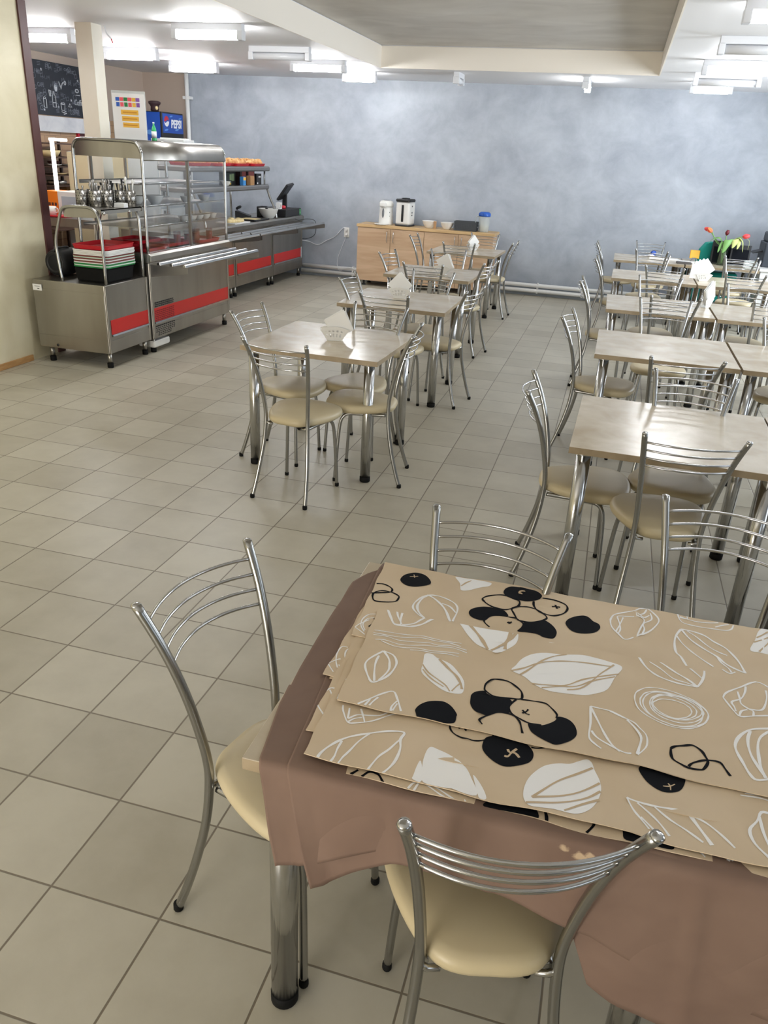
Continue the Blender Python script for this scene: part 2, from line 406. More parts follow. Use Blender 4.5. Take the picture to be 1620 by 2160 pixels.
struct('wall_kitchen_brick', MB().box(XK-0.2, XK, 2.75, YB+0.2, 0, 2.02), M_BRICK)
struct('wall_near', MB().box(-1.9, -0.6, YN-0.2, YN, 0, ZC).box(2.0, XR, YN-0.2, YN, 0, ZC).box(-0.6, 2.0, YN-0.2, YN, 0, 0.25).box(-0.6, 2.0, YN-0.2, YN, 1.75, ZC), M_WALLL)
struct('window_5', MB().box(-0.6, 2.0, YN-0.16, YN-0.09, 0.25, 0.32).box(-0.6, 2.0, YN-0.16, YN-0.09, 1.68, 1.75).box(-0.6, -0.53, YN-0.16, YN-0.09, 0.32, 1.68).box(0.66, 0.74, YN-0.16, YN-0.09, 0.32, 1.68).box(1.93, 2.0, YN-0.16, YN-0.09, 0.32, 1.68), M_PVC)  # unseen low window, added to light the hanging cloth from behind the camera
wr = MB()
WIN = [(-4.6, -2.6), (-1.2, 0.8), (2.0, 4.0), (5.2, 7.2)]
ys = [YN]+[v for w in WIN for v in w]+[YB+0.2]
for k in range(0, len(ys), 2): wr.box(XR, XR+0.25, ys[k], ys[k+1], 0, ZC)
for a, b in WIN: wr.box(XR, XR+0.25, a, b, 0, 0.85); wr.box(XR, XR+0.25, a, b, 2.35, ZC)
struct('wall_right', wr, M_WALLB)
for k, (a, b) in enumerate(WIN):
    w = MB(); x0, x1 = XR+0.09, XR+0.16
    w.box(x0, x1, a, b, 0.85, 0.92); w.box(x0, x1, a, b, 2.28, 2.35)
    for y in (a, (a+b)/2-0.035, b-0.07): w.box(x0, x1, y, y+0.07, 0.92, 2.28)
    w.box(XR-0.06, x1, a, b, 0.82, 0.85)
    struct('window_%d' % (k+1), w, M_PVC)
struct('trim_2', MB().box(-1.92, -1.640, 2.965, 3.055, 0, ZC), M_REDWOOD)
struct('baseboard_left', MB().box(-1.655, -1.640, YN, 2.62, 0, 0.052), M_ORWOOD, bevel=0.004)
struct('column', MB().box(-1.955, -1.785, 4.115, 4.275, 0, ZC), M_COLUMN)
# shallow marble band under the chalkboard
struct('trim_3', MB().box(XK, XK+0.05, 4.6, 7.9, 1.83, 2.01), M_MARBLE)
struct('trim_4', MB().box(XK, XK+0.03, 7.19, 7.30, 0, 1.83).box(XK, XK+0.034, 7.155, 7.19, 0, 1.83, 1), [M_REDWOOD, M_PEPRED])
# wires left hanging from the ceiling beside the column
t = MB(); t.tube(catmull([(-1.77, 4.30, 2.722), (-1.75, 4.30, 2.66), (-1.715, 4.31, 2.62)]), 0.006, 6, 0)
t.tube(catmull([(-1.715, 4.31, 2.62), (-1.70, 4.31, 2.585)]), 0.005, 6, 1)
tag(t.build('cable_end', [M_SIGNLIT, M_PEPRED]), 'loose white and red cable end hanging from the ceiling beside the column', 'cable')
# heating pipes along the back wall
def wall_pipe(z, label):
    o = thing('heating_pipe', label, 'pipe', (0, 0, 0), 0, 'white heating pipes along the grey wall')
    MB().tube([(-1.60, 8.885, z), (5.9, 8.885, z)], 0.028, 12).build('pipe_run', M_TRIMW, o)
    for x in (-0.76, 0.9, 2.06, 2.70, 4.0): MB().box(x-0.012, x+0.012, 8.862, 8.95, z-0.034, z+0.034).build('clamp', M_TRIMW, o)
wall_pipe(0.150, 'upper of two white heating pipes running low along the grey wall')
wall_pipe(0.075, 'lower of two white heating pipes running just above the floor along the grey wall')
o = thing('riser_pipe', 'white vertical pipe in the corner left of the grey back wall', 'pipe')
MB().tube([(-3.44, 8.88, 0.02), (-3.44, 8.88, ZC-0.002)], 0.032, 10).build('pipe_run', M_TRIMW, o)
MB().box(-3.50, -3.38, 8.85, 8.95, 2.38, 2.42).build('clamp', M_TRIMW, o)
# ------------------------------------------------------------------ ceiling lights
def tube_light(x, y, label, on=True, along='x', ln=0.62, group=None):
    o = thing('tube_light', label, 'ceiling light', (x, y, ZC), 0 if along == 'x' else PI/2, 'tube lights on the ceiling')
    MB().box(-ln/2-0.02, ln/2+0.02, -0.035, 0.035, -0.055, 0).build('base', M_LAMPOFF, o, bevel=0.004)
    MB().tube([(-ln/2+0.02, 0, -0.088), (ln/2-0.02, 0, -0.088)], 0.034, 14).build('diffuser', (M_LAMP if x < 1 else M_LAMPR) if on else M_LAMPOFF, o)
    for s in (-1, 1): MB().box(s*ln/2-0.025, s*ln/2+0.025, -0.04, 0.04, -0.125, -0.05).build('end_cap', M_LAMPOFF, o, bevel=0.006)
tube_light(-0.60, 4.05, 'lit tube light on the ceiling nearest the camera in the left aisle')
tube_light(-0.55, 5.52, 'unlit tube light on the ceiling left of the recess', False)
tube_light(-0.54, 6.63, 'lit tube light left of the recess corner, just before the unlit one')
tube_light(-0.41, 7.80, 'small looking lit tube light nearest the grey wall left of the recess', True, 'x', 0.4)
tube_light(-2.58, 4.50, 'lit tube light over the kitchen left of the column')
tube_light(-2.50, 5.90, 'lit tube light over the kitchen right of the column')
tube_light(-2.42, 7.20, 'lit tube light over the kitchen farthest back near the vertical pipe')
tube_light(3.90, 2.80, 'lit tube light at the top right edge right of the recess')
tube_light(3.90, 4.27, 'unlit tube light right of the recess nearer the camera', False)
tube_light(3.90, 5.74, 'wide lit tube light right of the recess between two unlit ones')
tube_light(3.90, 6.85, 'unlit tube light right of the recess close to the grey wall', False)
tube_light(3.83, 7.80, 'lit tube light right of the recess nearest the grey wall', True, 'x', 0.42)
tube_light(2.42, 7.95, 'lit tube light seen end-on between the recess and the grey wall', True, 'y')
tube_light(0.90, 7.68, 'small unlit lamp seen end-on on the ceiling before the grey wall', False, 'y', 0.3)
# ------------------------------------------------------------------ tables
TW, TD, TH = 0.837, 0.831, 0.7363
def make_table():
    t = thing('dining_table', 'x', 'table')
    b = MB(); b.box(0.0, TW, 0.0, TD, TH-0.0285, TH)
    b.mi = [1, 0, 1, 1, 1, 1]
    b.build('tabletop', [M_TTOP, M_TEDGE], t, bevel=0.0015)
    for x in (0.062, TW-0.062):
        for y in (0.055, TD-0.055):
            l = MB()
            l.tube([(x, y, 0.028), (x, y, TH-0.034)], 0.030, 20)
            l.lathe([(0.05, TH-0.034), (0.05, TH-0.0287)], 20, 0, (x, y, 0))
            lg = l.build('leg', M_CHROME, t)
            MB().lathe([(0.029, 0), (0.0315, 0.004), (0.0315, 0.03), (0.0302, 0.031)], 20, 0, (x, y, 0)).build('foot_cap', M_RUBBER, lg)
    return t
TABLE0 = make_table(); TABLE0_used = []
def table(x, y, rot, label, group):
    if not TABLE0_used:
        TABLE0_used.append(1); t = TABLE0; t.location = (x, y, 0); t.rotation_euler = (0, 0, math.radians(rot)); t['label'] = label; t['group'] = group
        return t
    return dup(TABLE0, (x, y, 0), math.radians(rot), label, group)
GL, GR = 'single square tables of the left row', 'paired square tables of the right block'
table(1.052, 1.062, -1.8, 'nearest square table of the left row, beige top with a napkin holder', GL)
table(1.081, 2.704, 0.4, 'second square table from the front of the left row', GL)
table(0.948, 4.463, -1.0, 'third square table from the front of the left row', GL)
table(0.859, 6.707, -1.1, 'farthest square table of the left row, in front of the oak sideboard', GL)
table(2.518, -2.037, 0, 'near table with an oak-coloured corner showing under brown and patterned cloths', 'tables under the cloths')
table(3.362, -2.037, 0, 'right-hand table of the near pair, hidden under the brown and patterned cloths', 'tables under the cloths')
ROWY = [(2.991, 0.036, -1.0), (3.027, 1.864, 0.0), (3.054, 3.624, 0.6), (3.063, 5.655, -0.4), (3.060, 7.487, 0.0)]
RN = ['front bare table of the right block, aisle side', 'second bare table of the right block, aisle side', 'third bare table of the right block, aisle side',
      'fourth bare table of the right block, aisle side', 'last bare table of the right block against the grey wall, aisle side']
SN = ['front bare table of the right block, window side', 'second bare table of the right block, window side', 'third bare table of the right block, window side',
      'fourth bare table of the right block, window side, with open napkins', 'last table of the right block, window side, holding tulips and papers']
for (x, y, r), a, b in zip(ROWY, RN, SN):
    table(x, y, r, a, GR)
    table(x+0.852, y-0.006, r*0.5, b, GR)
# ------------------------------------------------------------------ chairs
def make_chair():
    t = thing('dining_chair', 'x', 'chair')
    # cushion
    half = [(0.0, -0.128), (0.055, -0.126), (0.098, -0.108), (0.138, -0.055), (0.172, 0.02), (0.194, 0.10), (0.194, 0.175), (0.168, 0.235), (0.115, 0.268), (0.05, 0.281), (0, 0.283)]
    ring = half + [(-x, y) for x, y in reversed(half[1:-1])]
    ring = [(p.x, p.y) for p in catmull([(x, y, 0) for x, y in ring], 3, True)]
    cxy = (0.0, 0.09)
    lev = [(0.80, 0.424), (0.93, 0.427), (0.985, 0.437), (1.0, 0.448), (0.99, 0.459), (0.955, 0.468), (0.88, 0.4735), (0.7, 0.477), (0.45, 0.479), (0.2, 0.480)]
    n = len(ring); vs = []; fs = []
    for s_, z in lev:
        for x, y in ring: vs.append((cxy[0]+(x-cxy[0])*s_, cxy[1]+(y-cxy[1])*s_, z))
    for k in range(len(lev)-1):
        for i in range(n):
            j = (i+1) % n; fs.append((k*n+i, k*n+j, (k+1)*n+j, (k+1)*n+i))
    fs.append(tuple(reversed(range(n)))); fs.append(tuple(range((len(lev)-1)*n, len(lev)*n)))
    MB().add(vs, fs, 0, True).build('seat', M_SEAT, t)
    post = [(.165, -.190, 0.012), (.157, -.164, .09), (.146, -.134, .20), (.134, -.110, .32), (.128, -.100, .43), (.129, -.101, .50), (.136, -.113, .58), (.149, -.138, .69), (.166, -.176, .80), (.184, -.224, .897)]
    for s_ in (1, -1):
        P = catmull([(x*s_, y, z) for x, y, z in post], 4)
        b = MB().tube(P, 0.0112, 12)
        p = b.build('rear_post', M_TUBE, t)
        MB().lathe([(0.0118, 0), (0.0130, 0.003), (0.0130, 0.018), (0.0118, 0.022)], 12, 0, (.1655*s_, -.1915, 0)).build('foot_cap', M_RUBBER, p)
        e = Vector((.184*s_, -.224, .897))
        MB().sphere(e, 0.0115, 0.0115, 0.006, 12, 6).build('end_plug', M_CHROME, p)
    def on_post(z):
        pts = catmull(post, 10)
        return min(pts, key=lambda q: abs(q.z-z))
    for z in (.858, .823, .788, .753):
        q = on_post(z); P = []
        for k in range(17):
            u = -1+2*k/16
            P.append((q.x*u, q.y-0.052*(1-u*u), z+0.004*(1-u*u)))
        MB().tube(P, 0.0042, 8).build('back_bar', M_CHROME, t)
    for s_ in (1, -1):
        P = catmull([(.167*s_, .195, .010), (.162*s_, .190, .12), (.155*s_, .182, .26), (.149*s_, .174, .350), (.144*s_, .160, .392), (.138*s_, .130, .412), (.130*s_, .06, .415), (.120*s_, -.03, .415), (.117*s_, -.085, .416)], 4)
        p = MB().tube(P, 0.0098, 10).build('front_leg', M_TUBE, t)
        MB().lathe([(0.0105, 0), (0.0118, 0.003), (0.0118, 0.016), (0.0105, 0.02)], 12, 0, (.1672*s_, .1952, 0)).build('foot_cap', M_RUBBER, p)
    for s_ in (1, -1):
        MB().tube([(.088*s_, -.096, .4165), (.112*s_, -.099, .418), (.130*s_, -.101, .430)], 0.0075, 8).build('seat_bracket', M_CHROME, t)
    MB().box(-.135, .135, .145, .165, .404, .4235).build('seat_rail', M_CHROME, t)
    return t
CHAIR0 = make_chair(); CH_used = []
def chair(x, y, rot, label, group):
    if not CH_used:
        CH_used.append(1); CHAIR0.location = (x, y, 0); CHAIR0.rotation_euler = (0, 0, math.radians(rot)); CHAIR0['label'] = label; CHAIR0['group'] = group
        return CHAIR0
    return dup(CHAIR0, (x, y, 0), math.radians(rot), label, group)
GCL, GCR, GCN = 'chairs around the left row of tables', 'chairs around the right block of tables', 'chairs around the cloth-covered tables'
chair(1.508, .786, -7.6, 'chrome chair with its back to the camera at the nearest left table', GCL)
chair(1.188, 1.338, -95, 'chrome chair on the counter side of the nearest left table', GCL)
chair(1.629, 1.652, 171.8, 'chrome chair on the far side of the nearest left table, facing the camera', GCL)
chair(1.837, 1.213, 96, 'chrome chair on the aisle side of the nearest left table', GCL)
chair(1.569, 2.560, -5.9, 'chrome chair back to back with the far chair of the nearest left table', GCL)
chair(1.275, 3.034, -92, 'chrome chair on the counter side of the second left table', GCL)
chair(1.582, 3.483, 174.7, 'chrome chair on the far side of the second left table', GCL)
chair(1.879, 2.973, 79, 'chrome chair on the aisle side of the second left table', GCL)
chair(1.075, 4.874, -100, 'chrome chair on the counter side of the third left table', GCL)
chair(1.399, 4.376, 1, 'chrome chair on the near side of the third left table, back to the camera', GCL)
chair(1.43, 5.260, -165, 'chrome chair on the far side of the third left table, slightly turned', GCL)
chair(1.727, 4.746, 78, 'chrome chair on the aisle side of the third left table', GCL)
chair(.85, 6.95, -91, 'chrome chair on the counter side of the farthest left table, before the sideboard', GCL)
chair(1.299, 6.531, 6, 'chrome chair on the near side of the farthest left table, back to the camera', GCL)
chair(1.405, 7.547, -178, 'chrome chair between the farthest left table and the sideboard', GCL)
chair(1.68, 6.95, 86, 'chrome chair on the aisle side of the farthest left table, near the pipes', GCL)
chair(3.000, .406, -88, 'chrome chair at the aisle end of the front right table', GCR)
chair(3.035, 2.27, -97, 'chrome chair at the aisle end of the second right table', GCR)
chair(3.040, 4.075, -90, 'chrome chair at the aisle end of the third right table', GCR)
chair(3.100, 5.98, -91, 'chrome chair at the aisle end of the fourth right table', GCR)
chair(3.050, 7.878, -90, 'chrome chair at the aisle end of the last right table, by the grey wall', GCR)
chair(3.409, .066, 7.3, 'chrome chair tucked into the near edge of the front right table', GCR)
chair(3.482, .661, 173, 'chrome chair facing the camera across the front right table', GCR)
chair(3.465, 1.42, 7.8, 'chrome chair with its back to the camera at the second right table', GCR)
chair(3.481, 3.047, -178, 'chrome chair facing the camera across the second right table', GCR)
chair(3.529, 3.659, 7, 'chrome chair with its back to the camera at the third right table', GCR)
chair(3.471, 4.427, 175.8, 'chrome chair facing the camera across the third right table', GCR)
chair(3.59, 5.73, -8, 'chrome chair with its back to the camera at the fourth right table', GCR)
chair(3.46, 6.66, 172, 'chrome chair facing the camera across the fourth right table', GCR)
chair(3.501, 7.476, -5, 'chrome chair with its back to the camera at the last right table', GCR)
chair(3.52, 8.30, -176, 'chrome chair between the last right table and the grey wall', GCR)
chair(4.463, 7.528, 8, 'chrome chair in front of the tulip vase, back to the camera', GCR)
chair(4.445, 6.81, 172, 'chrome chair facing the camera across the fourth table, window side', GCR)
chair(4.310, 5.72, 2, 'chrome chair just right of the fanned napkins, back to the camera', GCR)
chair(4.22, 4.37, 176, 'chrome chair facing the camera across the third table, window side', GCR)
chair(4.31, 3.86, 4, 'chrome chair with its back to the camera at the third table, window side', GCR)
chair(4.27, 2.60, 178, 'chrome chair facing the camera at the right edge, second table, window side', GCR)
chair(4.29, 1.42, 4, 'chrome chair under the second table at the right edge of the photo', GCR)
chair(4.28, .66, 175, 'chrome chair under the front table at the right edge, window side', GCR)
chair(2.46, -1.732, -103.6, 'large chrome chair on the left of the cloth-covered table, by the aisle', GCN)
chair(2.997, -1.986, 15, 'nearest chrome chair at the bottom, in front of the hanging brown cloth', GCN)
chair(2.831, -1.365, 172.2, 'chrome chair on the far edge of the cloth-covered table, behind the printed cloths', GCN)
chair(3.47, -1.02, 176, 'chrome chair pulled back behind the cloths, between near table and front right table', GCN)
# ------------------------------------------------------------------ napkin holders
def napkin_holder(x, y, rz, label, nap='up', sc=1.0):
    o = thing('napkin_holder', label, 'napkin holder', (x, y, TH), rz, 'white napkin holders on the tables')
    b = MB()
    b.rbox(-0.047, 0.047, -0.022, 0.022, 0.0, 0.006, 0.008)
    for sy in (-1, 1):
        # perforated fan wall, wider at the top, arched edge
        rows = []
        y0 = sy*0.020
        for i in range(13):
            u = -1+2*i/12
            ztop = 0.082-0.018*u*u
            for j in range(9):
                v = j/8; rows.append((u*(0.045+0.042*v), y0+sy*0.008*v, 0.004+ztop*v))
        fs = []
        for i in range(12):
            for j in range(8):
                if j in (2, 3, 5) and i % 2 == 1 and 0 < i < 11: continue     # openings of the lattice
                a = i*9+j; fs.append((a, a+1, a+10, a+9))
        b.add(rows, fs, 0, False)
    h = b.build('fan_frame', M_WHITEP, o)
    sd = h.modifiers.new('thick', 'SOLIDIFY'); sd.thickness = 0.0016
    k = MB()
    angs = {'up': (0, 0.05, -0.04, 0.02), 'lean': (0.30, 0.22, 0.36, 0.28), 'fan': (-0.5, -0.3, -0.1, 0.1, 0.3)}[nap]
    for i, a in enumerate(angs):
        y0 = -0.012+0.024*i/(len(angs)-1)
        s = 0.124*sc; R = Matrix.Translation((0, y0, 0.012)) @ Matrix.Rotation(a, 4, 'Y') @ Matrix.Rotation(-PI/4, 4, 'Y')
        if nap == 'fan': R = Matrix.Translation((0, y0, 0.02)) @ Matrix.Rotation(a, 4, 'Y') @ Matrix.Rotation(-PI/4-0.25, 4, 'Y')
        k.box(0, s, -0.0025, 0.0025, 0, s, 0, R)
        k.box(0.004, s-0.004, 0.0025, 0.0040, 0.004, s-0.004, 0, R)
    tag(k.build('napkin', M_NAPKIN, o), None, None, None, 'stuff')
napkin_holder(1.498, 1.445, 0.30, 'white napkin holder on the nearest left table', 'lean', 1.02)
napkin_holder(1.452, 3.16, 0.20, 'white napkin holder with pointed napkins on the second left table', 'up', 1.08)
napkin_holder(1.46, 4.77, -0.25, 'white napkin holder on the third left table', 'lean', 1.1)
napkin_holder(1.34, 7.20, 0.9, 'white napkin holder on the farthest left table, before the sideboard', 'up', 1.0)
napkin_holder(3.985, 6.02, 0.25, 'white napkin holder with fanned napkins on the fourth right table', 'fan', 1.2)
napkin_holder(3.86, 4.18, 1.1, 'white napkin holder seen from its edge on the third right table', 'lean', 1.2)
# ------------------------------------------------------------------ cloths on the near table
def wav(x, y, k=0):
    return 0.0007*math.sin(x*31+k*1.7+2*math.sin(y*9))+0.0006*math.sin(y*47+x*11+k)+0.0008*math.sin(x*13-y*17+k*2.1)
def drape(name, label, x_top, x_drop, hem, ztop, yoff, k, y_back=-1.212, folds=0.010):
    """cloth lying on the table and hanging over its near edge; x_top(y) left edge on the table, x_drop(d) left edge at drop d, hem(x) lowest z"""
    x1 = 4.12; ye = -2.037-yoff; NU = 110
    tops = [y_back+(ye+0.012-y_back)*i/26 for i in range(27)]
    drops = [i/22 for i in range(1, 23)]
    vs = []; cols = NU+1
    for y in tops:
        for i in range(cols):
            xl = x_top(y); u = (i/NU)**1.25; x = xl+(x1-xl)*u
            z = ztop+wav(x, y, k)
            if i == 0 and xl < 2.518: z -= 0.014*min(1, max(0, (-1.36-y)/0.1))
            vs.append((x, y, z))
    for v in drops:
        for i in range(cols):
            u = (i/NU)**1.25
            xl0 = x_drop(0); xa = xl0+(x1-xl0)*u; zh = hem(xa); d = (ztop-zh)*v
            xl = x_drop(d); x = xl+(x1-xl)*u; rr = 0.012
            if d < rr*PI/2:
                a = d/rr; y = ye+rr-rr*math.sin(a); z = ztop-rr*(1-math.cos(a)); y -= 0
            else:
                z = ztop-rr-(d-rr*PI/2); y = ye
            f = max(0, d-0.01)
            y -= f*0.022*(1+math.sin(x*9.5+k*2+d*4))+folds*0.5*min(1, f/0.1)*(0.3+math.sin(x*23+k+3*math.sin(d*9))*0.5+math.sin(x*41+d*22+k)*0.3)
            for cx_, ca in ((2.815, .004), (3.335, .007), (3.60, .005), (2.98, .003)): y -= ca*min(1, f/0.05)*math.exp(-((x-cx_-0.10*d)/0.010)**2)
            if i < 6: y -= 0.0022*(6-i)*min(1, f/0.15)
            vs.append((x, y, z))
    rows = len(tops)+len(drops); fs = []
    for r in range(rows-1):
        for i in range(NU):
            a = r*cols+i; fs.append((a, a+1, a+cols+1, a+cols))
    b = MB().add(vs, fs, 0, True)
    return b
def xt1(y):
    pts = [(-2.037, 2.552), (-1.868, 2.524), (-1.728, 2.514), (-1.521, 2.508), (-1.33, 2.510), (-1.28, 2.530), (-1.212, 2.585)]
    for (a, p), (c_, q) in zip(pts, pts[1:]):
        if a <= y <= c_: return p+(q-p)*(y-a)/(c_-a)
    return pts[0][1] if y < pts[0][0] else pts[-1][1]
def lerp_tab(pts):
    def g(x):
        if x <= pts[0][0]: return pts[0][1]
        for (a, p), (c_, q) in zip(pts, pts[1:]):
            if x <= c_: return p+(q-p)*(x-a)/(c_-a)
        return pts[-1][1]
    return g
hem1 = lerp_tab([(2.55, .500), (2.60, .508), (2.70, .56), (2.85, .63), (3.05, .62), (3.135, .52), (3.165, .41), (3.22, .380), (3.4, .36), (4.1, .33)])
hem2 = lerp_tab([(2.61, .470), (2.635, .475), (2.70, .520), (2.80, .583), (2.987, .573), (3.159, .536), (3.329, .453), (3.36, .44), (3.45, .45), (4.1, .40)])
o = drape('brown_tablecloth', '', xt1, lambda d: 2.552+0.17*d, hem1, 0.7388, 0.0035, 0).build('brown_tablecloth', M_BCLOTH, fixn=False)
o.modifiers.new('thick', 'SOLIDIFY').thickness = 0.0014
tag(o, 'lower plain brown tablecloth reaching farthest left on the near table', 'tablecloth', 'plain brown tablecloths on the near table')
b = drape('brown_tablecloth', '', lerp_tab([(-2.04, 2.609), (-1.707, 2.580), (-1.245, 2.556), (-1.21, 2.560)]), lambda d: 2.609+0.215*d, hem2, 0.7412, 0.008, 1.3)
o = b.build('brown_tablecloth', M_BCLOTH2, fixn=False)
o.modifiers.new('thick', 'SOLIDIFY').thickness = 0.0014
tag(o, 'upper plain brown tablecloth hanging over the near table edge with a pale stain', 'tablecloth', 'plain brown tablecloths on the near table')
BROWN2 = o
